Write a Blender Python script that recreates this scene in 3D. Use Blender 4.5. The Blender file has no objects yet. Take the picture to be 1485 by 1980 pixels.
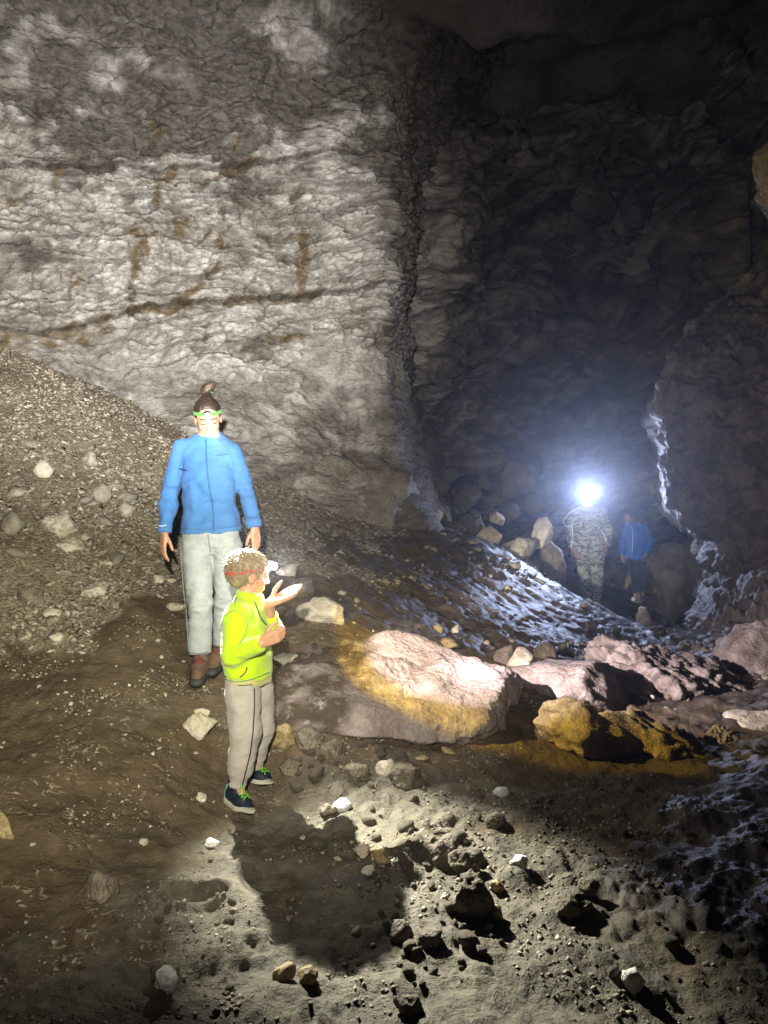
import bpy, bmesh, math, random
import numpy as np
from mathutils import Vector, Matrix

# ------------------------------------------------------------------ camera, world, exposure
scene = bpy.context.scene
col = scene.collection
F, ZC = 1488.0, 1.45                      # focal length in photograph pixels, eye height (m)

cam_data = bpy.data.cameras.new("camera")
cam = bpy.data.objects.new("camera", cam_data)
col.objects.link(cam)
cam.location = (0, 0, ZC)
cam.rotation_euler = (math.radians(90), 0, 0)
cam_data.sensor_fit = 'HORIZONTAL'
cam_data.sensor_width = 36.0
cam_data.lens = 36.0 * F / 1485.0
cam_data.clip_end = 200
cam_data.clip_start = 0.05
scene.camera = cam

world = bpy.data.worlds.new("World")
scene.world = world
world.use_nodes = True
bg = world.node_tree.nodes["Background"]
bg.inputs[0].default_value = (0.75, 0.8, 1.0, 1)
bg.inputs[1].default_value = 0.0012       # underground: practically no sky light

scene.view_settings.view_transform = 'Standard'
scene.view_settings.look = 'None'
scene.view_settings.exposure = 0.0
scene.view_settings.gamma = 1.0
scene.cycles.use_denoising = True
scene.cycles.max_bounces = 4
scene.cycles.diffuse_bounces = 2
scene.cycles.glossy_bounces = 2
scene.cycles.volume_bounces = 0
scene.cycles.sample_clamp_indirect = 3.0
scene.cycles.caustics_reflective = False
scene.cycles.caustics_refractive = False

def P(px, py, d):
    """point of the cave at depth d seen at photograph position px, py"""
    return np.array([(px - 742.5) / F * d, d, ZC - (py - 990.0) / F * d])

def aim(v):
    return Vector(v).to_track_quat('-Z', 'Y').to_euler()

def lamp(name, kind, loc, power, color, direction=None, angle=60, blend=0.5, radius=0.02, parent=None):
    ld = bpy.data.lights.new(name, kind)
    ld.energy = power
    ld.color = color
    ld.shadow_soft_size = radius
    if kind == 'SPOT':
        ld.spot_size = math.radians(angle)
        ld.spot_blend = blend
    o = bpy.data.objects.new(name, ld)
    col.objects.link(o)
    o.location = loc
    if direction is not None:
        o.rotation_euler = aim(direction)
    if parent is not None:
        o.parent = parent
        o.matrix_parent_inverse = Matrix.Translation(parent.location).inverted()
    return o

# the headlamp of the photographer, worn above and left of the phone
PH = np.array([-0.13, -0.10, 1.92])
lamp("photographer_headlamp_beam", 'SPOT', PH, 6200, (1.0, 0.985, 0.965), P(280, 450, 8.6) - PH, 48, 0.95, 0.025)
lamp("photographer_headlamp_spill", 'SPOT', PH, 1380, (1.0, 0.93, 0.74), P(320, 990, 5.0) - PH, 70, 1.0, 0.025)

lamp("back_wall_fill", 'SPOT', PH, 380, (1.0, 0.93, 0.84), P(1000, 680, 12.0) - PH, 60, 1.0, 0.025)  # added fill that brightens the dark back wall, no separate lobe of the headlamp

# ------------------------------------------------------------------ numpy noise
GR = np.array([[1,1,0],[-1,1,0],[1,-1,0],[-1,-1,0],[1,0,1],[-1,0,1],[1,0,-1],[-1,0,-1],
               [0,1,1],[0,-1,1],[0,1,-1],[0,-1,-1],[1,1,0],[0,-1,1],[-1,1,0],[0,-1,-1]], np.float32)

def _hash(ix, iy, iz, seed):
    h = (ix.astype(np.uint32) * np.uint32(374761393) + iy.astype(np.uint32) * np.uint32(668265263)
         + iz.astype(np.uint32) * np.uint32(2147483647) + np.uint32((seed * 144665 + 97) & 0xffffffff))
    h ^= h >> np.uint32(13)
    h *= np.uint32(1274126177)
    h ^= h >> np.uint32(16)
    h *= np.uint32(2246822519)
    h ^= h >> np.uint32(15)
    return h

def pnoise(p, seed=0):
    p = np.asarray(p, np.float32)
    f = np.floor(p)
    i = f.astype(np.int64)
    r = p - f
    w = r * r * r * (r * (r * 6 - 15) + 10)
    out = np.zeros(len(p), np.float32)
    for dx in (0, 1):
        wx = w[:, 0] if dx else 1 - w[:, 0]
        for dy in (0, 1):
            wy = w[:, 1] if dy else 1 - w[:, 1]
            for dz in (0, 1):
                wz = w[:, 2] if dz else 1 - w[:, 2]
                g = GR[_hash(i[:, 0] + dx, i[:, 1] + dy, i[:, 2] + dz, seed) & np.uint32(15)]
                out += wx * wy * wz * (g[:, 0] * (r[:, 0] - dx) + g[:, 1] * (r[:, 1] - dy) + g[:, 2] * (r[:, 2] - dz))
    return out

def fbm(p, octaves=4, seed=0, gain=0.5, ridged=False):
    p = np.asarray(p, np.float32)
    a, s, tot = 1.0, 1.0, np.zeros(len(p), np.float32)
    for o in range(octaves):
        n = pnoise(p * s + 17.3 * o, seed + o)
        tot += a * ((0.5 - np.abs(n)) if ridged else n)
        a *= gain
        s *= 2.03
    return tot

def worley(p, seed=0):
    """F1, F2 and a random number of the nearest cell"""
    p = np.asarray(p, np.float32)
    f = np.floor(p)
    i = f.astype(np.int64)
    r = p - f
    n = len(p)
    f1 = np.full(n, 9, np.float32); f2 = np.full(n, 9, np.float32); cid = np.zeros(n, np.float32)
    for dx in (-1, 0, 1):
        for dy in (-1, 0, 1):
            for dz in (-1, 0, 1):
                h = _hash(i[:, 0] + dx, i[:, 1] + dy, i[:, 2] + dz, seed)
                qx = dx + (h & np.uint32(1023)).astype(np.float32) / 1023 - r[:, 0]
                qy = dy + ((h >> np.uint32(10)) & np.uint32(1023)).astype(np.float32) / 1023 - r[:, 1]
                qz = dz + ((h >> np.uint32(20)) & np.uint32(1023)).astype(np.float32) / 1023 - r[:, 2]
                d = qx * qx + qy * qy + qz * qz
                near = d < f1
                f2 = np.where(near, f1, np.minimum(f2, d))
                cid = np.where(near, ((h * np.uint32(2654435761)) >> np.uint32(8)).astype(np.float32) / 16777216.0, cid)
                f1 = np.where(near, d, f1)
    return np.sqrt(f1), np.sqrt(f2), cid

def sstep(a, b, x):
    t = np.clip((x - a) / (b - a), 0, 1)
    return t * t * (3 - 2 * t)

# ------------------------------------------------------------------ mesh helpers
def make_mesh(name, V, Fc, mat=None, smooth=True, attrs=None):
    V = np.asarray(V, np.float32)
    me = bpy.data.meshes.new(name)
    if isinstance(Fc, np.ndarray):
        n, k = Fc.shape
        me.vertices.add(len(V)); me.vertices.foreach_set("co", V.ravel())
        me.loops.add(n * k); me.loops.foreach_set("vertex_index", Fc.astype(np.int32).ravel())
        me.polygons.add(n)
        me.polygons.foreach_set("loop_start", np.arange(0, n * k, k, dtype=np.int32))
        me.update(calc_edges=True)
    else:
        me.from_pydata([tuple(v) for v in V], [], Fc)
    me.validate()
    if smooth:
        me.polygons.foreach_set("use_smooth", np.ones(len(me.polygons), bool))
    if attrs:
        for k, a in attrs.items():
            at = me.attributes.new(k, 'FLOAT', 'POINT')
            at.data.foreach_set("value", np.asarray(a, np.float32))
    if mat is not None:
        me.materials.append(mat)
    return me

def add(name, mesh, parent=None, label=None, category=None, group=None, kind=None, loc=None):
    o = bpy.data.objects.new(name, mesh)
    col.objects.link(o)
    if loc is not None:
        o.location = Vector(loc)
    if parent is not None:
        o.parent = parent
        o.matrix_parent_inverse = Matrix.Translation(parent.location).inverted()
    if label: o["label"] = label
    if category: o["category"] = category
    if group: o["group"] = group
    if kind: o["kind"] = kind
    return o

def empty(name, loc, label, category, group=None):
    return add(name, None, None, label, category, group, None, loc)

def grid_faces(nu, nv):
    a = np.arange(nu * nv).reshape(nv, nu)
    return np.stack([a[:-1, :-1], a[:-1, 1:], a[1:, 1:], a[1:, :-1]], -1).reshape(-1, 4)

def grid_normals(V, nu, nv):
    G = V.reshape(nv, nu, 3)
    N = np.cross(np.gradient(G, axis=1), np.gradient(G, axis=0)).reshape(-1, 3)
    return N / (np.linalg.norm(N, axis=1, keepdims=True) + 1e-9)

def tube(points, radius, sides=6, cap=True):
    pts = np.asarray(points, float)
    rad = np.broadcast_to(np.asarray(radius, float), (len(pts),))
    V, Fc = [], []
    for i, p in enumerate(pts):
        t = pts[min(i + 1, len(pts) - 1)] - pts[max(i - 1, 0)]
        t /= np.linalg.norm(t) + 1e-9
        a = np.array([0, 0, 1.0]) if abs(t[2]) < 0.9 else np.array([1.0, 0, 0])
        u = np.cross(t, a); u /= np.linalg.norm(u); w = np.cross(t, u)
        for s in range(sides):
            an = 2 * math.pi * s / sides
            V.append(p + rad[i] * (math.cos(an) * u + math.sin(an) * w))
    for i in range(len(pts) - 1):
        for s in range(sides):
            b = (s + 1) % sides
            Fc.append((i * sides + s, i * sides + b, (i + 1) * sides + b, (i + 1) * sides + s))
    if cap:
        Fc.append(tuple(range(sides))[::-1])
        Fc.append(tuple((len(pts) - 1) * sides + s for s in range(sides)))
    return np.array(V), Fc

def resample(poly, n):
    q = np.asarray(poly, float)
    s = np.r_[0, np.cumsum(np.linalg.norm(np.diff(q, axis=0), axis=1))]
    t = np.linspace(0, s[-1], n)
    out = np.stack([np.interp(t, s, q[:, k]) for k in range(q.shape[1])], 1)
    for _ in range(2):
        out[1:-1] = (out[:-2] + 2 * out[1:-1] + out[2:]) / 4
    return out

_ico = {}
def ico(level):
    if level not in _ico:
        bm = bmesh.new()
        bmesh.ops.create_icosphere(bm, subdivisions=level, radius=1)
        V = np.array([v.co[:] for v in bm.verts]); Fc = np.array([[v.index for v in f.verts] for f in bm.faces])
        bm.free()
        V /= np.linalg.norm(V, axis=1, keepdims=True)
        _ico[level] = (V, Fc)
    return _ico[level]

# ------------------------------------------------------------------ materials
def nodes_of(name):
    m = bpy.data.materials.new(name)
    m.use_nodes = True
    nt = m.node_tree
    return m, nt, nt.nodes["Principled BSDF"]

def rgb(c):
    return (c[0], c[1], c[2], 1)

class NT:
    """small helper for wiring shader nodes"""
    def __init__(self, nt):
        self.nt = nt
    def n(self, t, **kw):
        x = self.nt.nodes.new(t)
        for k, v in kw.items():
            setattr(x, k, v)
        return x
    def link(self, a, b):
        self.nt.links.new(a, b)
    def val(self, x, sock):
        if hasattr(x, "is_linked") or hasattr(x, "links"):
            self.link(x, sock)
        else:
            sock.default_value = x
    def mix(self, fac, a, b, mode='MIX'):
        m = self.n('ShaderNodeMix', data_type='RGBA', blend_type=mode)
        self.val(fac, m.inputs[0])
        self.val(a if not isinstance(a, tuple) else rgb(a), m.inputs[6])
        self.val(b if not isinstance(b, tuple) else rgb(b), m.inputs[7])
        return m.outputs[2]
    def math(self, op, a, b=0.0, clamp=False):
        m = self.n('ShaderNodeMath', operation=op, use_clamp=clamp)
        self.val(a, m.inputs[0]); self.val(b, m.inputs[1])
        return m.outputs[0]
    def ramp(self, x, lo, hi):
        m = self.n('ShaderNodeMapRange', interpolation_type='SMOOTHSTEP')
        self.link(x, m.inputs[0]); m.inputs[1].default_value = lo; m.inputs[2].default_value = hi
        return m.outputs[0]
    def noise(self, co, scale, detail=6, rough=0.6, dist=0.0):
        m = self.n('ShaderNodeTexNoise')
        if co is not None: self.link(co, m.inputs['Vector'])
        m.inputs['Scale'].default_value = scale; m.inputs['Detail'].default_value = detail
        m.inputs['Roughness'].default_value = rough; m.inputs['Distortion'].default_value = dist
        return m.outputs['Fac']
    def voro(self, co, scale, feature='F1', rand=1.0):
        m = self.n('ShaderNodeTexVoronoi', feature=feature)
        self.link(co, m.inputs['Vector']); m.inputs['Scale'].default_value = scale
        m.inputs['Randomness'].default_value = rand
        return m.outputs['Distance']
    def scaled(self, co, s, rot=(0, 0, 0)):
        m = self.n('ShaderNodeMapping')
        self.link(co, m.inputs[0]); m.inputs['Scale'].default_value = s; m.inputs['Rotation'].default_value = rot
        return m.outputs[0]
    def attr(self, name):
        return self.n('ShaderNodeAttribute', attribute_name=name).outputs['Fac']
    def bump(self, h, strength, dist, normal=None):
        b = self.n('ShaderNodeBump')
        b.inputs['Strength'].default_value = strength; b.inputs['Distance'].default_value = dist
        self.link(h, b.inputs['Height'])
        if normal is not None: self.link(normal, b.inputs['Normal'])
        return b.outputs[0]

def rock_material(name, light, dark, dirt, scale=3.0, rough=0.75, bump=0.6, speck=0.25, wet=0.0,
                  stretch=(1, 1, 1), rnd=False, tone=False, ochre=(0.18, 0.115, 0.038)):
    m, nt, bs = nodes_of(name)
    N = NT(nt)
    tc = N.n('ShaderNodeTexCoord').outputs['Object']
    co = N.scaled(tc, stretch)
    big = N.noise(co, scale, 5, 0.62, 0.4)
    mid = N.noise(co, scale * 4.3, 6, 0.65, 0.3)
    fin = N.noise(tc, scale * 24, 4, 0.6)
    c = N.mix(N.ramp(big, 0.36, 0.66), dark, light)
    c = N.mix(N.math('MULTIPLY', N.ramp(mid, 0.5, 0.7), 0.6), c, dirt)
    c = N.mix(N.math('MULTIPLY', N.ramp(fin, 0.58, 0.72), speck), c, tuple(min(1, x * 1.7) for x in light))
    c = N.mix(N.math('MULTIPLY', N.ramp(fin, 0.46, 0.34), speck), c, tuple(x * 0.45 for x in dark))
    if tone:
        t = N.attr("tone")
        c = N.mix(N.math('MULTIPLY', N.ramp(t, 0.55, 1.0), 0.55), c, tuple(min(1, x * 1.35) for x in light))
        c = N.mix(N.math('MULTIPLY', N.ramp(t, 0.40, 0.0), 0.60), c, dirt)
    c = N.mix(N.math('MULTIPLY', N.attr("coat_shade"), 0.92), c, N.mix(N.ramp(mid, 0.35, 0.68), (0.032, 0.025, 0.019), (0.17, 0.142, 0.112)))  # dark coating, and on the left wall also shade painted past the corner
    c = N.mix(N.math('MULTIPLY', N.attr("stain"), 0.9), c, N.mix(mid, tuple(x * 0.55 for x in ochre), ochre))
    c = N.mix(N.math('MULTIPLY', N.attr("rim_light"), 0.85), c, (0.42, 0.40, 0.39))  # pale tint standing in for rim light from the far lamp
    c = N.mix(N.math('MULTIPLY', N.attr("crack"), 0.85), c, (0.040, 0.030, 0.020))
    c = N.mix(N.math('MULTIPLY', N.attr("mudded"), N.ramp(mid, 0.3, 0.5)), c, (0.060, 0.042, 0.026))
    if rnd:
        r = N.n('ShaderNodeObjectInfo').outputs['Random']
        c = N.mix(N.math('MULTIPLY', r, 0.75), c, N.mix(r, dirt, dark))
    N.link(c, bs.inputs['Base Color'])
    rr = N.math('ADD', N.math('MULTIPLY', mid, 0.3), rough - 0.15)
    N.link(rr, bs.inputs['Roughness'])
    bs.inputs['Specular IOR Level'].default_value = 0.35 + wet * 0.3
    h = N.math('ADD', N.math('MULTIPLY', mid, 1.0), N.math('MULTIPLY', fin, 0.35))
    v = N.voro(co, scale * 9)
    h = N.math('ADD', h, N.math('MULTIPLY', v, 0.5))
    N.link(N.bump(h, bump, 0.03), bs.inputs['Normal'])
    return m

M_WALL = rock_material("limestone_wall", (0.64, 0.605, 0.555), (0.33, 0.295, 0.25), (0.19, 0.16, 0.13), 2.2, 0.72, 0.85, 0.35, stretch=(1, 1, 2.0), tone=True)
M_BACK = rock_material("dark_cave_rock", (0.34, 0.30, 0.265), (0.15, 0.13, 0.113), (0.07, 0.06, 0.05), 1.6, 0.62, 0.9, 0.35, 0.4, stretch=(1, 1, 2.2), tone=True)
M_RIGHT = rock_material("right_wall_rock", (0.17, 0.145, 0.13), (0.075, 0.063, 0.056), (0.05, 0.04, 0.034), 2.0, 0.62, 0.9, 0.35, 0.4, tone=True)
M_BUTT = rock_material("buttress_rock", (0.36, 0.325, 0.28), (0.22, 0.185, 0.145), (0.14, 0.11, 0.08), 4.0, 0.72, 0.9, 0.35)
M_DARKB = rock_material("dark_muddy_boulder", (0.11, 0.088, 0.07), (0.055, 0.045, 0.036), (0.04, 0.03, 0.022), 3.0, 0.7, 0.8, 0.25)
M_PINK = rock_material("pinkish_boulder_rock", (0.37, 0.31, 0.29), (0.21, 0.165, 0.15), (0.15, 0.10, 0.07), 4.0, 0.7, 0.6, 0.25, 0.2)
M_GREY = rock_material("grey_brown_rock", (0.28, 0.235, 0.18), (0.14, 0.112, 0.082), (0.09, 0.068, 0.045), 7.0, 0.72, 0.7, 0.3)
M_PALE = rock_material("pale_limestone", (0.66, 0.60, 0.50), (0.46, 0.40, 0.31), (0.26, 0.20, 0.13), 8.0, 0.65, 0.5, 0.3)
M_WHITE = rock_material("white_calcite", (0.85, 0.86, 0.84), (0.70, 0.70, 0.66), (0.5, 0.47, 0.4), 14.0, 0.5, 0.5, 0.3)
M_YELL = rock_material("yellowish_limestone", (0.45, 0.36, 0.20), (0.28, 0.20, 0.09), (0.16, 0.11, 0.05), 9.0, 0.65, 0.5, 0.3)
M_SCREE = rock_material("scree_stone", (0.50, 0.455, 0.37), (0.28, 0.25, 0.20), (0.16, 0.13, 0.09), 9.0, 0.7, 0.5, 0.3, rnd=True)
M_CLOD = rock_material("clay_covered_stone", (0.22, 0.19, 0.145), (0.115, 0.092, 0.066), (0.085, 0.065, 0.045), 9.0, 0.75, 0.7, 0.3, rnd=True)

def ground_material():
    m, nt, bs = nodes_of("cave_floor_mud")
    N = NT(nt)
    tc = N.n('ShaderNodeTexCoord').outputs['Object']
    big = N.noise(tc, 1.7, 6, 0.6, 0.5)
    mid = N.noise(tc, 9, 6, 0.65, 0.3)
    fin = N.noise(tc, 60, 5, 0.65)
    flk = N.noise(N.scaled(tc, (0.5, 1.1, 1.0), (0, 0, 0.5)), 30, 4, 0.6, 1.4)
    patch = N.noise(tc, 2.6, 4, 0.6)
    mud = N.mix(N.ramp(big, 0.35, 0.65), (0.070, 0.048, 0.026), (0.120, 0.084, 0.048))
    mud = N.mix(N.ramp(mid, 0.52, 0.72), mud, (0.15, 0.11, 0.068))
    # pale crumbs pressed into the mud, gathered in patches
    crumbs = N.math('MULTIPLY', N.ramp(flk, 0.575, 0.63), N.ramp(patch, 0.44, 0.58))
    mud = N.mix(N.math('MULTIPLY', crumbs, 0.8), mud, (0.38, 0.31, 0.21))
    clay = N.mix(N.ramp(mid, 0.35, 0.68), (0.070, 0.059, 0.042), (0.145, 0.128, 0.095))
    clay = N.mix(N.math('MULTIPLY', N.ramp(fin, 0.55, 0.7), 0.5), clay, (0.21, 0.185, 0.14))
    scr = N.mix(N.ramp(fin, 0.4, 0.62), (0.16, 0.13, 0.09), (0.37, 0.315, 0.235))
    scr = N.mix(N.ramp(big, 0.4, 0.62), scr, (0.27, 0.22, 0.15))
    wet = N.mix(N.ramp(mid, 0.4, 0.7), (0.060, 0.048, 0.038), (0.15, 0.125, 0.105))
    c = N.mix(N.attr("clay"), mud, clay)
    c = N.mix(N.attr("wet"), c, wet)
    c = N.mix(N.attr("scree"), c, scr)
    c = N.mix(N.math('MULTIPLY', N.attr("crack"), 0.6), c, (0.035, 0.025, 0.016))
    N.link(c, bs.inputs['Base Color'])
    rgh = N.math('SUBTRACT', N.math('ADD', 0.60, N.math('MULTIPLY', mid, 0.35)), N.math('MULTIPLY', N.attr("wet"), 0.30), True)
    N.link(rgh, bs.inputs['Roughness'])
    bs.inputs['Specular IOR Level'].default_value = 0.42
    h = N.math('ADD', N.math('MULTIPLY', mid, 1.0), N.math('ADD', N.math('MULTIPLY', fin, 0.4), N.math('MULTIPLY', N.attr("scree"), N.math('MULTIPLY', N.voro(tc, 55), 0.5))))
    h = N.math('ADD', h, N.math('MULTIPLY', crumbs, 0.25))
    h = N.math('MULTIPLY', h, N.math('SUBTRACT', 1.0, N.math('MULTIPLY', N.attr("wet"), 0.45)))
    N.link(N.bump(h, 0.95, 0.030), bs.inputs['Normal'])
    return m
M_GROUND = ground_material()

def cloth(name, c, rough=0.9, weave=500, bump=0.25, sheen=0.3, var=0.15):
    m, nt, bs = nodes_of(name)
    N = NT(nt)
    tc = N.n('ShaderNodeTexCoord').outputs['Object']
    n = N.noise(tc, 18, 5, 0.6)
    f = N.noise(tc, weave, 2, 0.5)
    cc = N.mix(N.ramp(n, 0.35, 0.7), tuple(x * (1 - var) for x in c), tuple(min(1, x * (1 + var)) for x in c))
    N.link(cc, bs.inputs['Base Color'])
    bs.inputs['Roughness'].default_value = rough
    bs.inputs['Specular IOR Level'].default_value = 0.2
    bs.inputs['Sheen Weight'].default_value = sheen
    N.link(N.bump(N.math('ADD', f, N.math('MULTIPLY', n, 2.0)), bump, 0.004), bs.inputs['Normal'])
    return m

def plain(name, c, rough=0.5, metal=0.0, emit=None, strength=0.0):
    m, nt, bs = nodes_of(name)
    N = NT(nt)
    tc = N.n('ShaderNodeTexCoord').outputs['Object']
    n = N.noise(tc, 30, 4, 0.6)
    N.link(N.mix(n, tuple(x * 0.85 for x in c), c), bs.inputs['Base Color'])
    bs.inputs['Roughness'].default_value = rough
    bs.inputs['Metallic'].default_value = metal
    if emit:
        bs.inputs['Emission Color'].default_value = rgb(emit)
        bs.inputs['Emission Strength'].default_value = strength
    return m

def skin_material(name, c):
    m, nt, bs = nodes_of(name)
    N = NT(nt)
    tc = N.n('ShaderNodeTexCoord').outputs['Object']
    n = N.noise(tc, 25, 5, 0.6)
    N.link(N.mix(N.ramp(n, 0.3, 0.7), c, (c[0] * 0.92, c[1] * 0.78, c[2] * 0.72)), bs.inputs['Base Color'])
    bs.inputs['Roughness'].default_value = 0.5
    bs.inputs['Subsurface Weight'].default_value = 0.15
    bs.inputs['Subsurface Radius'].default_value = (0.01, 0.004, 0.002)
    return m

def hair_material(name, a, b):
    m, nt, bs = nodes_of(name)
    N = NT(nt)
    tc = N.n('ShaderNodeTexCoord').outputs['Object']
    n = N.noise(tc, 60, 5, 0.7, 1.0)
    N.link(N.mix(N.ramp(n, 0.35, 0.65), a, b), bs.inputs['Base Color'])
    bs.inputs['Roughness'].default_value = 0.5
    N.link(N.bump(n, 0.5, 0.006), bs.inputs['Normal'])
    return m

def camo_material():
    m, nt, bs = nodes_of("camouflage_cloth")
    N = NT(nt)
    tc = N.n('ShaderNodeTexCoord').outputs['Object']
    sn = N.n('ShaderNodeVectorMath', operation='SNAP')
    N.link(tc, sn.inputs[0]); sn.inputs[1].default_value = (0.018, 0.018, 0.011)
    co = N.scaled(sn.outputs[0], (13, 13, 24))
    a = N.noise(co, 1.0, 3, 0.6); b = N.noise(N.scaled(sn.outputs[0], (19, 19, 33)), 1.0, 2, 0.5)
    c = N.mix(N.ramp(a, 0.46, 0.50), (0.16, 0.17, 0.15), (0.34, 0.34, 0.30))
    c = N.mix(N.ramp(b, 0.53, 0.56), c, (0.065, 0.075, 0.06))
    N.link(c, bs.inputs['Base Color'])
    bs.inputs['Roughness'].default_value = 0.85
    return m

# ------------------------------------------------------------------ the cave floor
# (px, py, depth, scree, clay, wet)
ANCH = [
 (0,1980,2.10,0,.6,0),(380,1980,2.10,0,.7,0),(742,1980,2.12,0,1,0),(1100,1980,2.12,0,1,0),(1485,1980,2.14,0,.8,.3),
 (0,1790,2.60,0,.3,0),(0,1600,3.05,0,0,0),(250,1620,3.15,0,.25,0),(380,1740,2.72,0,.7,0),(640,1790,2.60,0,1,0),
 (850,1760,2.66,0,1,0),(1050,1800,2.55,0,1,0),(1300,1780,2.60,0,.6,.5),(1480,1750,2.70,0,.2,.9),
 (455,1560,3.62,0,.5,0),(508,1507,3.88,0,.4,0),(620,1600,3.38,0,1,0),(820,1600,3.30,0,1,0),(1050,1620,3.20,0,.8,.1),
 (1250,1600,3.25,0,.2,.5),(1480,1590,3.30,0,.1,.9),
 (0,1450,3.52,0,0,0),(200,1450,3.60,0,0,0),(330,1440,3.80,0,0,0),(0,1300,4.20,.0,0,0),(200,1300,4.30,0,0,0),
 (385,1312,4.56,0,0,0),(425,1285,4.72,0,0,0),(300,1200,4.90,.1,0,0),(530,1330,4.50,0,0,0),(600,1240,4.85,0,.1,0),
 (150,1180,4.95,.9,0,0),(0,1200,4.65,.8,0,0),(300,1100,5.60,1,0,0),(0,1050,5.25,1,0,0),(150,980,5.80,1,0,0),
 (0,900,6.05,1,0,0),(0,690,7.90,1,0,0),(150,800,7.10,1,0,0),(320,862,7.50,1,0,0),(450,925,8.0,1,0,0),
 (500,1000,7.0,1,0,0),(600,985,8.45,1,0,0),(560,1080,6.20,1,0,0),(650,1090,6.7,.5,0,.3),(750,1018,9.2,.5,0,.4),(840,1010,10.2,0,0,.4),
 (600,1160,5.30,0,0,.2),(700,1180,5.45,0,0,.6),(680,1052,8.0,.3,0,.6),(900,1052,9.0,0,0,1),(1000,1082,9.3,0,0,1),(1080,1132,9.5,0,0,1),
 (850,1210,6.2,0,0,.8),(1000,1205,6.7,0,0,1),(1060,1185,8.0,0,0,1),(800,1110,7.3,0,0,1),(950,1130,8.0,0,0,1),
 (700,1470,4.02,0,.4,0),(560,1440,4.05,0,.3,0),(980,1458,4.12,0,.1,0),(1000,1370,4.65,0,.1,0),(1100,1480,4.02,0,.3,.1),(1300,1515,3.75,0,.2,.3),(1480,1480,3.95,0,0,.8),
 (1120,1182,10.5,0,0,1),(1200,1200,9.5,0,0,.8),(1150,1245,7.5,0,.2,1),(1300,1222,8.5,0,0,1),(1385,1262,7.0,0,0,1),(1050,1290,6.0,0,0,.6),(1400,1330,5.6,0,0,.8),
 (1140,1166,11.6,0,0,.5),(1232,1162,12.3,0,0,.5),(1200,1140,14.0,0,0,.4),(1050,1080,12.0,0,0,.4),(900,1010,12.0,0,0,.3),
]
A = np.array([list(P(a[0], a[1], a[2])) + list(a[3:]) for a in ANCH])
EXTRA = np.array([[-4.6,2.0,.35,.1,.2,0],[-2.5,1.0,.12,0,.5,0],[0,0.5,.03,0,1,0],[2.5,1,.05,0,.5,.5],[4.5,2.5,.15,0,0,.7],[-6,6,3.0,1,0,0],
                  [-5,4,1.6,.8,0,0],[6,6,.3,0,0,.5],[7,12,.2,0,0,.3],[6,15,.2,0,0,.3],[-6,9,4.2,1,0,0],[-3,-1,.1,0,.5,0],[3,-1,.1,0,.5,0],[-1,11,1.9,1,0,0],[2,15,.6,0,0,.3]])
A = np.vstack([A, EXTRA])

def _phi(r2):
    return 0.5 * r2 * np.log(r2 + 1e-9)

def tps_fit(xy, z, lam=0.004):
    n = len(xy)
    d2 = ((xy[:, None] - xy[None]) ** 2).sum(-1)
    K = _phi(d2) + lam * np.eye(n)
    Q = np.c_[np.ones(n), xy]
    M = np.zeros((n + 3, n + 3)); M[:n, :n] = K; M[:n, n:] = Q; M[n:, :n] = Q.T
    return np.linalg.solve(M, np.r_[z, 0, 0, 0])
TPS = tps_fit(A[:, :2], A[:, 2])

FEET = np.array([P(452, 1556, 3.62)[:2], P(506, 1506, 3.88)[:2], P(384, 1306, 4.58)[:2], P(424, 1286, 4.74)[:2]])
HOLE = P(375, 1738, 2.74)

def base_height(x, y):
    out = np.zeros(len(x)); mask = np.zeros((len(x), 3))
    for s in range(0, len(x), 60000):
        q = np.c_[x[s:s+60000], y[s:s+60000]]
        d2 = ((q[:, None] - A[None, :, :2]) ** 2).sum(-1)
        out[s:s+60000] = _phi(d2) @ TPS[:-3] + TPS[-3] + q @ TPS[-2:]
        w = 1.0 / (d2 + 0.02) ** 1.6
        mask[s:s+60000] = (w @ A[:, 3:6]) / w.sum(1, keepdims=True)
    return out, mask

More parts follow.
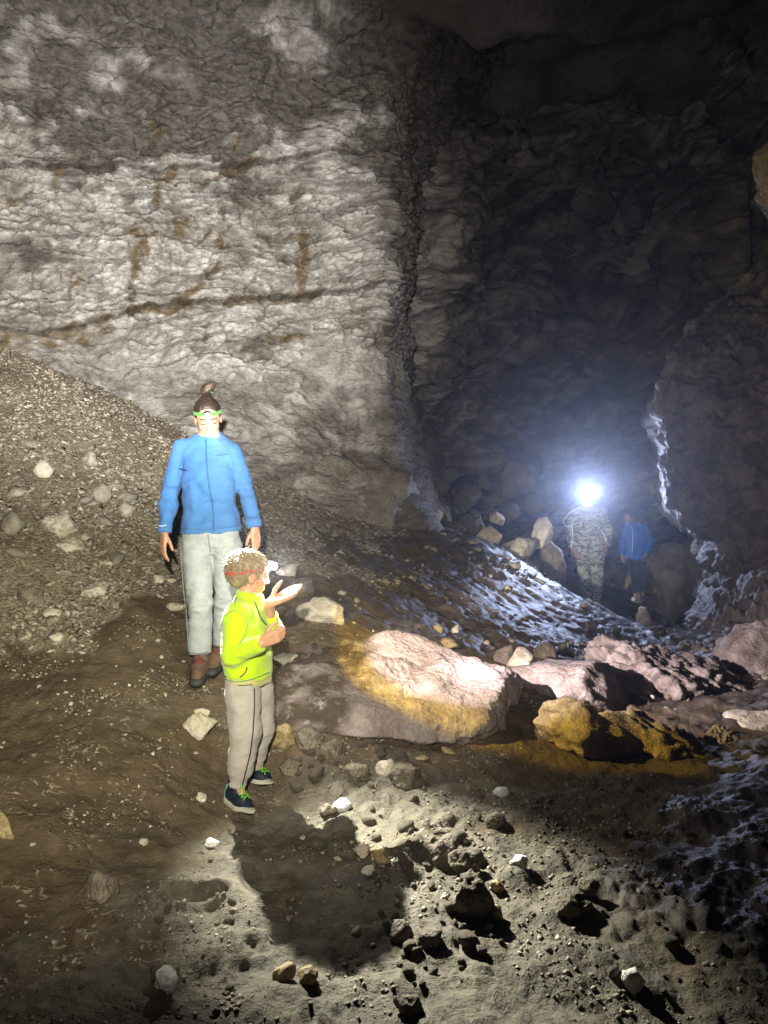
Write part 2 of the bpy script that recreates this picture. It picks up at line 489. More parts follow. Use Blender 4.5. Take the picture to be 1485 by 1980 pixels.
def terrain(x, y):
    x = np.asarray(x, float).ravel(); y = np.asarray(y, float).ravel()
    z, mk = base_height(x, y)
    p = np.c_[x, y, z * 0.7]
    jit = fbm(p * 2.3, 3, 5) * 0.55
    scree = sstep(.30, .68, mk[:, 0] + jit * 0.6 + fbm(p * 9, 3, 6) * 0.35)
    clay = sstep(.25, .75, mk[:, 1] + jit)
    wet = sstep(.3, .75, mk[:, 2] + jit * 0.8)
    d = fbm(p * 0.9, 3, 1) * 0.07 + fbm(p * 4.2, 4, 2) * 0.028 + fbm(p * 19, 3, 3) * 0.007
    f1, f2, cid = worley(p * 8.5 + fbm(p * 3, 2, 8)[:, None] * 0.5, 11)
    lump = sstep(0, .5, f2 - f1)
    g1, g2, gid = worley(p * 24, 12)
    patchy = sstep(-.05, .35, fbm(p * 1.5, 3, 21))
    clod = clay * (0.35 + 0.65 * patchy)
    d += clod * (lump * (0.009 + 0.030 * cid ** 2.5) + sstep(0, .5, g2 - g1) * 0.010 * gid)
    d += scree * (0.035 * (cid - .5) * lump + 0.022 * (gid - .3) * sstep(0, .4, g2 - g1))
    # flow ripples on the wet mud bank
    fl = np.c_[x * 3.0 + y * 0.6, (y * 0.8 - x * 0.55) * 9.0, z * 3]
    d += wet * (fbm(fl, 4, 31, 0.55, True) * 0.014 + fbm(p * 7, 4, 33, .5) * 0.016)
    # soft trodden dents in the brown mud
    mud = np.clip(1 - clay - scree - wet, 0, 1)
    d += mud * fbm(np.c_[x * 3 + y * 2, y * 7, z], 3, 41) * 0.028
    damp = np.ones(len(x))
    for f in FEET:
        damp *= 1 - 0.9 * np.exp(-((x - f[0]) ** 2 + (y - f[1]) ** 2) / 0.16 ** 2)
    d *= damp
    # the trodden hole
    u = (x - HOLE[0]) * 0.94 + (y - HOLE[1]) * 0.34; v = -(x - HOLE[0]) * 0.34 + (y - HOLE[1]) * 0.94
    e = (u / 0.115) ** 2 + (v / 0.055) ** 2
    d -= 0.085 * sstep(1.25, 0.55, e)
    d += 0.018 * np.exp(-((np.sqrt(e) - 1.25) / 0.22) ** 2)
    crack = np.clip((clod * 0.8 + scree * 0.6) * sstep(.14, 0, f2 - f1), 0, 1)
    return z + d, scree, clay, wet, crack

def ground_z(x, y):
    return float(terrain(np.array([x]), np.array([y]))[0][0])

nu, nv = 620, 740
tv = np.linspace(0, 1, nv)
yy = 0.9 + 14.6 * (0.30 * tv + 0.70 * tv ** 2.2)
uu = np.linspace(-1, 1, nu)
GX = (uu[None, :] * (0.58 * yy[:, None] + 0.9)).ravel(); GY = np.repeat(yy, nu)
gz, g_s, g_c, g_w, g_k = terrain(GX, GY)
GV = np.c_[GX, GY, gz]
add("cave_floor", make_mesh("cave_floor", GV, grid_faces(nu, nv), M_GROUND, True,
    {"scree": g_s, "clay": g_c, "wet": g_w * (1 - g_s), "crack": g_k}), kind="structure")

def ground_hit(px, py, d0=1.6, d1=14.0):
    """where the line of sight through a photograph position meets the floor"""
    ds = np.linspace(d0, d1, 500)
    pts = np.array([P(px, py, d) for d in ds])
    z, _ = base_height(pts[:, 0], pts[:, 1])
    below = np.nonzero(pts[:, 2] <= z)[0]
    k = below[0] if len(below) else len(ds) - 1
    p = pts[k].copy()
    p[2] = ground_z(p[0], p[1])
    return p

# ------------------------------------------------------------------ cave walls
def plan_sheet(plan, n, z0, z1, nv, lean):
    c = resample(plan, n)
    z = np.linspace(z0, z1, nv)
    t = np.gradient(c, axis=0); t /= np.linalg.norm(t, axis=1, keepdims=True)
    nrm = np.c_[t[:, 1], -t[:, 0]]                      # towards the camera side
    X = c[None, :, :] + nrm[None] * lean(z, n)[:, :, None]
    V = np.concatenate([X, np.repeat(z[:, None], n, 1)[:, :, None]], 2).reshape(-1, 3)
    return V

# --- the big pale wall on the left
nu, nv = 580, 540
def lean_left(z, n):
    l = 0.75 * sstep(3.4, 0.8, z) + 0.03 * (z - 4) ** 2 * (z > 4) + 0.9 * sstep(7.0, 7.9, z)
    return np.repeat(l[:, None], n, 1)
V = plan_sheet([(-7.2, 6.6), (-4.4, 8.2), (-2.2, 9.1), (-0.5, 9.75), (0.02, 9.95), (0.16, 10.35), (0.26, 11.2), (0.42, 12.4), (0.9, 13.8)], nu, 0.2, 8.6, nv, lean_left)
N = grid_normals(V, nu, nv)
if N[:, 1].mean() > 0: N = -N
warp = np.c_[fbm(V * 0.5, 3, 50), fbm(V * 0.5, 3, 51), fbm(V * 0.5, 3, 52)]
dipz = V[:, 2] - 0.07 * V[:, 0]
Q = np.c_[V[:, 0], V[:, 1], dipz] + warp * 0.35
lo = sstep(3.6, 2.9, V[:, 2] + warp[:, 0] * .5)                        # massive grey base without bedding
up = sstep(5.6, 6.5, V[:, 2] + warp[:, 1] * .8)
beds = np.c_[Q[:, 0] * 0.35, Q[:, 1] * 0.35, Q[:, 2] * 3.1]
b1, b2, bid = worley(beds, 60)
bedg = sstep(0.0, 0.10, b2 - b1)
w1, w2, wid = worley(Q * np.array([3.6, 3.6, 8.5]) + fbm(V * 3, 2, 61)[:, None] * 0.6, 62)
wg = sstep(0.0, 0.16, w2 - w1)
s1, s2, sid = worley(Q * np.array([10, 10, 19]), 63)
sg = sstep(0.0, 0.25, s2 - s1)
mid = (1 - lo) * (1 - 0.4 * up)
disp = fbm(V * 0.45, 3, 64) * 0.28 + fbm(V * 1.7, 4, 65) * 0.055 + fbm(V * 8, 3, 66) * 0.020
bl = dipz * 3.4 + fbm(V * np.array([0.5, 0.5, 0.9]), 4, 68) * 1.3
bed = np.exp(-((bl - np.round(bl)) / .045) ** 2) * sstep(-.12, .12, fbm(V * np.array([.9, .9, 2.2]), 3, 69))
disp += mid * ((bl - np.floor(bl)) * 0.05 - 0.045 * bed)
disp += mid * ((bid - .5) * 0.09 + (bedg - 1) * 0.035 + (wid - .5) * 0.070 + (wg - 1) * 0.040 + (sid - .5) * 0.030 + (sg - 1) * 0.016)
disp += lo * (fbm(Q * np.array([3, 3, 6]), 4, 67, 0.6, True) * 0.05 + (sid - .5) * 0.016 + (wid - .5) * 0.02)
disp += up * (wid - .4) * 0.08
def wall_line(pts):
    """photograph positions on the left wall -> points in x, z"""
    out = []
    for px, py in pts:
        d = 8.15 + 1.6 * min(px, 760) / 760.0
        q = P(px, py, d); out.append((q[0], q[2]))
    return np.array(out)
def seg_dist(xz, poly):
    best = np.full(len(xz), 9.0)
    for a, b in zip(poly[:-1], poly[1:]):
        ab = b - a
        t = np.clip(((xz - a) @ ab) / (ab @ ab + 1e-9), 0, 1)
        best = np.minimum(best, np.linalg.norm(xz - (a + t[:, None] * ab), axis=1))
    return best
XZ = np.c_[V[:, 0], V[:, 2]]
XZw = XZ + np.c_[fbm(V * 5, 3, 70), fbm(V * 5, 3, 71)] * 0.05
crack = np.zeros(len(V)); stain = np.zeros(len(V))
for poly, wd, step in [([(-200,295),(0,303),(120,315),(330,322),(480,312),(600,296),(750,282)], .015, .12),
                       ([(-200,640),(0,634),(60,636),(130,628),(200,606),(260,590),(360,580),(480,570),(620,558),(750,540)], .018, .18),
                       ([(0,388),(140,410),(230,430),(330,420),(430,398)], .007, .05),
                       ([(0,588),(60,598),(160,590),(250,572)], .007, .05),
                       ([(570,212),(610,200),(670,195)], .012, .03), ([(0,190),(90,205),(170,215)], .014, .04)]:
    L = wall_line(poly)
    dd = seg_dist(XZw, L)
    zl = np.interp(V[:, 0], L[:, 0], L[:, 1])
    inx = (V[:, 0] > L[0, 0]) & (V[:, 0] < L[-1, 0])
    disp -= 0.06 * np.exp(-(dd / wd) ** 2)
    disp += inx * step * np.exp(-np.clip(XZw[:, 1] - zl, 0, 9) / 0.25) * (XZw[:, 1] > zl) * 0.8
    crack = np.maximum(crack, np.exp(-(dd / (wd * 1.5)) ** 2))
for poly, wa, wb in [([(240,440),(285,448)],12,12),([(258,448),(262,480),(246,570)],20,11),([(427,415),(420,500),(375,550),(330,585)],6,11),
                 ([(562,446),(612,440)],9,9),([(586,440),(590,505),(576,562)],15,9),([(574,480),(572,530)],6,6),([(298,236),(305,265)],8,5),
                 ([(335,325),(300,355),(296,388)],9,5),([(485,308),(420,335),(370,365)],10,8),([(345,410),(340,440)],14,12),([(146,500),(143,525),(122,560)],6,4),
                 ([(0,370),(50,357)],9,7),([(110,320),(85,345)],7,5),([(400,430),(385,455)],5,4),([(490,525),(470,555)],4,4),([(590,350),(560,372)],9,7),
                 ([(130,628),(250,595),(370,585),(480,572),(610,560)],10,6),([(365,255),(360,275)],5,4),([(460,255),(450,290)],5,4),([(520,650),(580,640)],10,12),([(0,655),(120,650),(200,625)],16,8)]:
    L = wall_line(poly)
    dd = seg_dist(XZw, L)
    t = np.clip((L[0, 1] - V[:, 2]) / (abs(L[0, 1] - L[-1, 1]) + 1e-3), 0, 1)
    wd = (wa + (wb - wa) * t) * 0.0058
    stain = np.maximum(stain, sstep(1.15, 0.55, dd / wd) * np.clip(0.75 + fbm(V * 6, 2, 75) * 1.2, 0, 1))
crack = np.clip(np.maximum(crack, mid * np.maximum((1 - bedg) * 0.75, (1 - wg) * 0.7)), 0, 1)
crack = np.clip(np.maximum(crack, (0.35 + 0.2 * mid) * (1 - sg)), 0, 1)
crack = np.maximum(crack, 0.95 * bed * (1 - 0.7 * lo))
tone = 0.45 * wid + 0.40 * sid + 0.15 * bid
nn = fbm(V * np.array([0.8, 0.8, 1.3]), 5, 80, 0.6)
coat_shade = np.clip(sstep(-0.10, 0.42, nn * 0.8 + 0.25 * fbm(V * 5, 4, 83) + 0.85 * sstep(4.9, 6.6, V[:, 2]) - 0.22 - 0.30 * sstep(-1.6, -0.9, V[:, 0]) * sstep(0.0, -0.6, V[:, 0])), 0, 1)
coat_shade = np.maximum(coat_shade, lo * (0.30 + 0.45 * sstep(-.15, .25, fbm(V * 2.2, 4, 81))))
coat_shade = np.maximum(coat_shade, 0.9 * sstep(-0.25, 0.25, V[:, 0] + nn * .4))  # shade of the unlit side past the corner, put into the colour
V = V + N * disp[:, None]
add("cave_wall_left", make_mesh("cave_wall_left", V, grid_faces(nu, nv), M_WALL, True, {"crack": crack, "stain": stain, "coat_shade": coat_shade, "tone": tone}), kind="structure")

# --- the dark back of the chamber, leaning over into the roof
nu, nv = 380, 320
def lean_back(z, n):
    l = -0.3 + 0.085 * np.clip(z - 1.0, 0, 9) ** 2
    s = np.linspace(0, 1, n)
    return l[:, None] * (0.25 + 0.75 * sstep(0, .35, s))[None, :]
V = plan_sheet([(-1.4, 11.2), (-0.2, 12.3), (0.8, 13.4), (2.2, 14.5), (3.6, 15.3), (5.4, 15.5), (7.2, 14.6), (8.4, 12.6), (9.0, 9.0), (9.0, 5.0)], nu, -0.6, 8.8, nv, lean_back)
N = grid_normals(V, nu, nv)
if (N[:, 1]).mean() > 0: N = -N
warp = fbm(V * 0.5, 3, 150)
dip = np.c_[V[:, 0], V[:, 1], V[:, 2] - 0.35 * V[:, 0]] + warp[:, None] * 0.4
b1, b2, bid = worley(dip * np.array([0.4, 0.4, 2.0]), 160)
w1, w2, wid = worley(dip * np.array([2.2, 2.2, 6]), 162)
disp = fbm(V * 0.35, 3, 164) * 0.6 + fbm(dip * np.array([1.2, 1.2, 3]), 5, 165, 0.55) * 0.20 + fbm(V * 7, 3, 166) * 0.03
bl = dip[:, 2] * 1.5 + fbm(V * 0.5, 3, 172) * 1.1
bed = np.exp(-((bl - np.round(bl)) / .05) ** 2)
disp += (bl - np.floor(bl)) * 0.16 - 0.10 * bed
disp += (bid - .5) * 0.25 + (wid - .5) * 0.10 - 0.05 * sstep(.14, 0, w2 - w1) - 0.08 * sstep(.1, 0, b2 - b1)
V = V + N * disp[:, None]
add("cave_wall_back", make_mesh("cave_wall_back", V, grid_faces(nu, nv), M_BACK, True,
    {"crack": np.maximum(0.7 * sstep(.12, 0, w2 - w1), 0.8 * bed), "coat_shade": 0.6 * sstep(0, .4, fbm(V * 0.9, 4, 170)), "tone": wid}), kind="structure")

# --- roof
nu, nv = 110, 110
gx, gy = np.meshgrid(np.linspace(-8, 10, nu), np.linspace(-2.5, 15.5, nv))
V = np.c_[gx.ravel(), gy.ravel(), np.full(nu * nv, 7.75)]
V[:, 2] += fbm(V * 0.5, 5, 180) * 0.9 + 0.06 * (V[:, 0] > 3) * (V[:, 0] - 3)
add("cave_roof", make_mesh("cave_roof", V, grid_faces(nu, nv), M_BACK), kind="structure")

# --- the rock mass on the right, its nose towards the passage
nu, nv = 380, 420
SIL = [(1330,560,9.9),(1318,640,9.9),(1306,705,9.8),(1310,745,9.8),(1276,795,9.8),(1292,850,9.7),(1284,925,9.7),(1304,975,9.6),(1352,1012,9.5),(1388,1045,9.3),
       (1396,1110,9.1),(1398,1150,8.9),(1380,1195,8.6),(1384,1250,8.3),(1395,1310,8.0)]
S = np.array([P(*s) for s in SIL])[::-1]
zz = np.linspace(-0.1, 7.4, nv)
xs = np.interp(zz, S[:, 2], S[:, 0]); ys = np.interp(zz, S[:, 2], S[:, 1])
xs += np.clip(zz - 3.4, 0, 9) ** 1.2 * 0.75
ss = np.linspace(-1, 1, nu)
tt = np.sign(ss) * np.abs(ss) ** 1.6 * 4.2
nose = np.sqrt(tt ** 2 + 0.10) - np.sqrt(0.10)
X = xs[:, None] + nose[None, :] * np.where(tt < 0, 0.80, 0.36)[None, :]
Y = ys[:, None] + np.where(tt < 0, 0.62 * tt, 0.95 * tt)[None, :]
V = np.stack([X, Y, np.repeat(zz[:, None], nu, 1)], 2).reshape(-1, 3)
N = grid_normals(V, nu, nv)
if N[:, 0].mean() > 0: N = -N
f1, f2, cid = worley(V * np.array([4.5, 4.5, 4.0]) + fbm(V * 3, 2, 190)[:, None] * .6, 191)
h1, h2, hid = worley(V * 13, 192)
sid_ = sstep(-.2, .2, fbm(V * 6, 3, 197))
lowm = sstep(0.9, 0.3, V[:, 2])
disp = fbm(V * 0.8, 4, 193) * 0.22 + fbm(V * 3.3, 4, 194, 0.55) * 0.10 + fbm(V * 12, 3, 196, .6, True) * 0.022
disp += (cid - .5) * 0.05 + lowm * sstep(0, .5, h2 - h1) * 0.03 + 0.02 * (hid - .5)
V = V + N * disp[:, None]
add("cave_wall_right", make_mesh("cave_wall_right", V, grid_faces(nu, nv), M_RIGHT, True, {"crack": 0.5 * sstep(.1, 0, f2 - f1), "tone": 0.5 * cid + 0.5 * hid, "rim_light": np.tile(sstep(-0.22, 0.02, tt), nv) * sstep(1.1, 2.0, V[:, 2]) * (0.4 + 0.6 * sid_)}), kind="structure")  # nose edge painted paler to strengthen its rim light

# ------------------------------------------------------------------ rocks
def rock_shape(dims, seed, level=4, planes=12, cut=0.70, rough=0.04, fine=0.02, lump=0.0, soft=0.018, explicit=None):
    rs = np.random.RandomState(seed)
    D, Fc = ico(level)
    i_ = np.arange(planes) + .5                      # evenly spread facets, then disturbed
    ph, th = np.arccos(1 - 2 * i_ / planes), math.pi * (1 + 5 ** .5) * i_ + rs.uniform(0, 6.28)
    n = np.c_[np.cos(th) * np.sin(ph), np.sin(th) * np.sin(ph), np.cos(ph)] + rs.normal(0, .28, (planes, 3))
    n /= np.linalg.norm(n, axis=1, keepdims=True)
    h = rs.uniform(cut * 0.78, cut * 1.22, planes)
    if explicit is not None:
        en = np.array([e[:3] for e in explicit], float); eh = np.array([e[3] for e in explicit], float)
        ln = np.linalg.norm(en, axis=1); en /= ln[:, None]
        n = np.vstack([n, en]); h = np.r_[h, eh]
    dn = D @ n.T
    r = np.where(dn > 0.02, h[None] / np.maximum(dn, 0.02), 50.0)
    r = np.c_[r, np.full(len(D), 1.05 if explicit is not None else 1.35)]
    r = -np.log(np.exp(-np.clip(r, 0, 6) / soft).sum(1)) * soft
    V = D * r[:, None]
    if explicit is None:
        lo_, hi_ = V.min(0), V.max(0)
        V = (V - (lo_ + hi_) / 2) / ((hi_ - lo_) / 2) * 0.97
    o = rs.uniform(-50, 50, 3)
    sc = np.asarray(dims, float) / 2
    W = V * sc
    size = max(sc)
    q = W / size
    disp = fbm(q * 1.6 + o, 3, seed) * rough * 1.6 + fbm(q * 5 + o, 5, seed + 3, 0.6) * fine * 1.6 + (fbm(q * 3.1 + o, 4, seed + 7, 0.55, True) - .45) * fine * 1.6
    if lump:
        a, b, c = worley(q * 5.5 + o, seed)
        disp = disp + lump * (sstep(0, .55, b - a) - .5) + lump * .6 * (c - .5)
    W = W + D * (disp * size)[:, None]
    crack = np.zeros(len(W))
    if lump:
        crack = 0.6 * sstep(.12, 0, b - a)
    return W, Fc, crack

def rot_xyz(V, rx=0, ry=0, rz=0):
    M = np.array(Matrix.Rotation(math.radians(rz), 3, 'Z') @ Matrix.Rotation(math.radians(ry), 3, 'Y') @ Matrix.Rotation(math.radians(rx), 3, 'X'))
    return V @ M.T

def rock(name, centre, dims, seed, mat, label, category="rock", rot=(0, 0, 0), group=None, mud=0.0, **kw):
    V, Fc, ck = rock_shape(dims, seed, **kw)
    V = rot_xyz(V, *rot)
    attrs = {"crack": ck}
    if mud:
        cover = mud(V) if callable(mud) else mud
        attrs["mudded"] = np.clip(cover * (0.45 + sstep(0.35, -0.2, fbm(V * 5 + seed, 3, seed))), 0, 1)
    return add(name, make_mesh(name, V, Fc, mat, True, attrs), None, label, category, group, None, centre)

def rock_at(name, px, py, w, h, d, seed, mat, label, depth=None, sink=0.25, **kw):
    """a rock that fills about w x h photograph pixels around px, py at depth d and reaches into the floor"""
    c = P(px, py, d)
    W, H = w / F * d, h / F * d
    D = depth if depth else W * 0.8
    c[1] += D * 0.3
    dims = (W, D, H * (1 + sink))
    c[2] -= H * sink * 0.5
    return rock(name, c, dims, seed, mat, label, **kw)

# slab lit by the boy's lamp
rock("rock_slab", P(754, 1350, 4.52) + np.array([0, 0.02, 0.03]), (1.66, 1.16, 0.34), 5, M_PINK,
     "broad tilted rock slab lit pink and yellow by the boy's lamp", "rock", rot=(20, 3, -4), mud=lambda V: 0.15 + 0.85 * sstep(-.05, -.42, V[:, 0] + 0.25 * fbm(V * 3, 3, 6)), level=6, planes=6, cut=0.98, rough=0.03, fine=0.022, soft=0.012,
     explicit=[(0.05, 0.02, 1, 0.62), (0, -1, -0.35, 0.72), (0.2, -1, 0.5, 0.80), (1, -0.25, 0.1, 0.80), (-1, 0.2, 0.3, 0.86), (0.7, -0.8, -0.1, 0.86), (0.6, 0.8, 0.2, .9)])
rock_at("boulder", 1148, 1410, 224, 92, 4.15, 21, M_YELL, "blocky yellow-lit boulder with a notched dark side", depth=0.42, mud=0.2, level=5, rough=0.05, fine=0.025, cut=0.80, sink=0.3)
rock_at("boulder", 1112, 1346, 250, 140, 4.9, 35, M_PINK, "smooth rounded pinkish boulder behind the blocky yellow one", depth=0.8, level=5, rough=0.05, fine=0.018, cut=0.86, sink=0.4, mud=0.2, rot=(0, 12, 0))
rock("boulder", P(1296, 1332, 5.4) + np.array([0, .25, -.06]), (1.25, 0.85, 0.52), 49, M_PINK, "long knobbly reddish boulder sloping down to the right wall", "rock", rot=(10, 20, -8), level=6, rough=0.05, fine=0.035, lump=0.05, cut=0.85, planes=16, mud=0.15)
rock("rock_ridge", P(1292, 1436, 4.15) + np.array([0, .12, -.03]), (0.80, 0.34, 0.22), 52, M_YELL, "low knobbly yellow-lit rock ridge slanting in front of the reddish boulder", "rock", rot=(0, 26, -6), level=5, rough=0.05, fine=0.03, lump=0.04, cut=0.85, planes=16)
rock_at("boulder", 1402, 1440, 84, 66, 4.45, 58, M_YELL, "small knobbly yellowish boulder at the end of the rock ridge", level=5, lump=0.09, cut=0.85)
rock_at("boulder", 1488, 1420, 150, 80, 4.7, 61, M_PALE, "pale bluish white boulder at the foot of the right wall", level=5, rough=0.06, cut=0.85)
rock_at("boulder", 1515, 1310, 240, 250, 6.0, 167, M_PINK, "tall upright reddish boulder at the right wall's foot", level=5, lump=0.04, cut=0.85, rough=.06, planes=18, mud=.4)
rock_at("boulder", 1420, 1345, 70, 70, 5.9, 63, M_PINK, "squat reddish boulder before the tall upright one", level=4, cut=0.7)
rock_at("boulder", 968, 1285, 95, 75, 5.7, 64, M_PINK, "grey pink wedge of rock behind the lit slab's right end", level=4, cut=0.75, sink=.5)
rock_at("boulder", 1012, 1276, 66, 40, 5.5, 66, M_PALE, "pale broken block leaning on the grey pink wedge", level=4, cut=0.7, rot=(0, -18, 10))
rock_at("boulder", 985, 1322, 110, 66, 5.2, 67, M_PINK, "low pink rock in the gap between slab and rounded boulder", level=4, cut=0.8, sink=.5)
rock_at("boulder", 1058, 1268, 60, 50, 6.0, 68, M_GREY, "dark grey block beside the pale broken block", level=4, cut=0.75)
rock_at("boulder", 950, 1235, 110, 40, 6.4, 69, M_GREY, "flat brown rock half sunk in the wet mud bank", level=4, cut=0.8, mud=.6)
rock_at("boulder", 1162, 1190, 78, 62, 10.2, 71, M_GREY, "dark rounded boulder hiding the camouflaged man's feet", level=4, cut=0.85, mud=.5)
rock_at("boulder", 1335, 1128, 140, 150, 11.4, 173, M_DARKB, "large dark boulder in the passage under the right wall", level=5, cut=0.8, depth=1.0, rough=.09, fine=.05)
rock_at("boulder", 1246, 1192, 32, 38, 9.3, 74, M_PALE, "small whitish lumpy stone on the passage floor", level=4, lump=0.12)
rock_at("boulder", 1193, 1116, 74, 62, 13.4, 75, M_YELL, "brightly lit pitted rock between the two far figures", level=4, lump=0.07, cut=.8)
rock_at("boulder", 1254, 1122, 50, 54, 13.2, 76, M_YELL, "yellow-white lit rock beyond the youth's legs", level=4, cut=.75)
rock_at("boulder", 1000, 928, 78, 66, 11.8, 77, M_GREY, "big angular slab leaning high against the dark back wall", level=4, cut=.7, rot=(0, 30, 0), depth=.4)
rock_at("boulder", 946, 1040, 58, 46, 9.7, 78, M_PALE, "white edged angular block on the crest of the mud bank", level=4, cut=.68, rot=(0, 18, 20))
rock_at("boulder", 1051, 1026, 42, 58, 10.4, 79, M_PALE, "upright pale pointed rock left of the camouflaged man", level=4, cut=.7, rot=(0, 18, 0))
rock_at("boulder", 1010, 1058, 76, 40, 9.9, 80, M_PALE, "broken pale rubble block below the upright pointed rock", level=4, lump=.05, cut=.72)
rock_at("boulder", 1072, 1075, 60, 84, 10.6, 81, M_GREY, "rough dark boulder beside the camouflaged man's right arm", level=4, cut=.78)
for k, (px, py, w, h, d, what) in enumerate([(873,915,42,34,11.3,"squarish brown block high in the rubble by the back wall"),(905,958,56,52,11.0,"round-shouldered brown block in the rubble by the back wall"),
        (937,925,26,30,11.2,"small upright brown stone in the rubble by the back wall"),(855,938,30,30,10.9,"dark rounded stone beside the buttress in the rubble"),
        (962,1000,30,22,10.8,"pale little block in the rubble by the back wall"),(848,995,18,24,10.4,"thin pale shard standing at the foot of the buttress"),
        (912,1008,60,46,10.6,"wide dark block low in the rubble by the back wall"),(985,985,44,34,11.2,"dark angular stone under the leaning slab"),
        (1030,968,50,40,11.4,"dark block between the leaning slab and the lamp glow"),(880,1022,44,30,10.2,"muddy flat stone at the rubble's foot")]):
    rock_at("rubble_block", px, py, w, h, d, 100 + k, M_PALE if "pale" in what else M_DARKB, what, level=4, cut=.7, planes=10, group="rubble by the back wall")
# buttress at the wall's foot
rock("rock_buttress", P(672, 950, 9.1) + np.array([0, .4, -.1]), (2.1, 1.2, 1.25), 9, M_BUTT, "massive rounded rock buttress at the foot of the pale wall", "rock", rot=(0, 20, 8), level=5, cut=.92, rough=.05, fine=.035, mud=.15)
rock("rock_outcrop", P(1500, 325, 5.6) + np.array([.06, .1, 0]), (0.34, 0.5, 0.68), 14, M_YELL, "brown white rock outcrop jutting from the right edge high up", "rock", level=5, cut=.8, lump=.06)
rock("rock_ledge", P(1640, 330, 6.2), (1.15, 1.4, 1.9), 15, M_BACK, "dark ledge carrying the small bright outcrop", "rock", level=5, cut=.9, rough=.10, fine=.05)

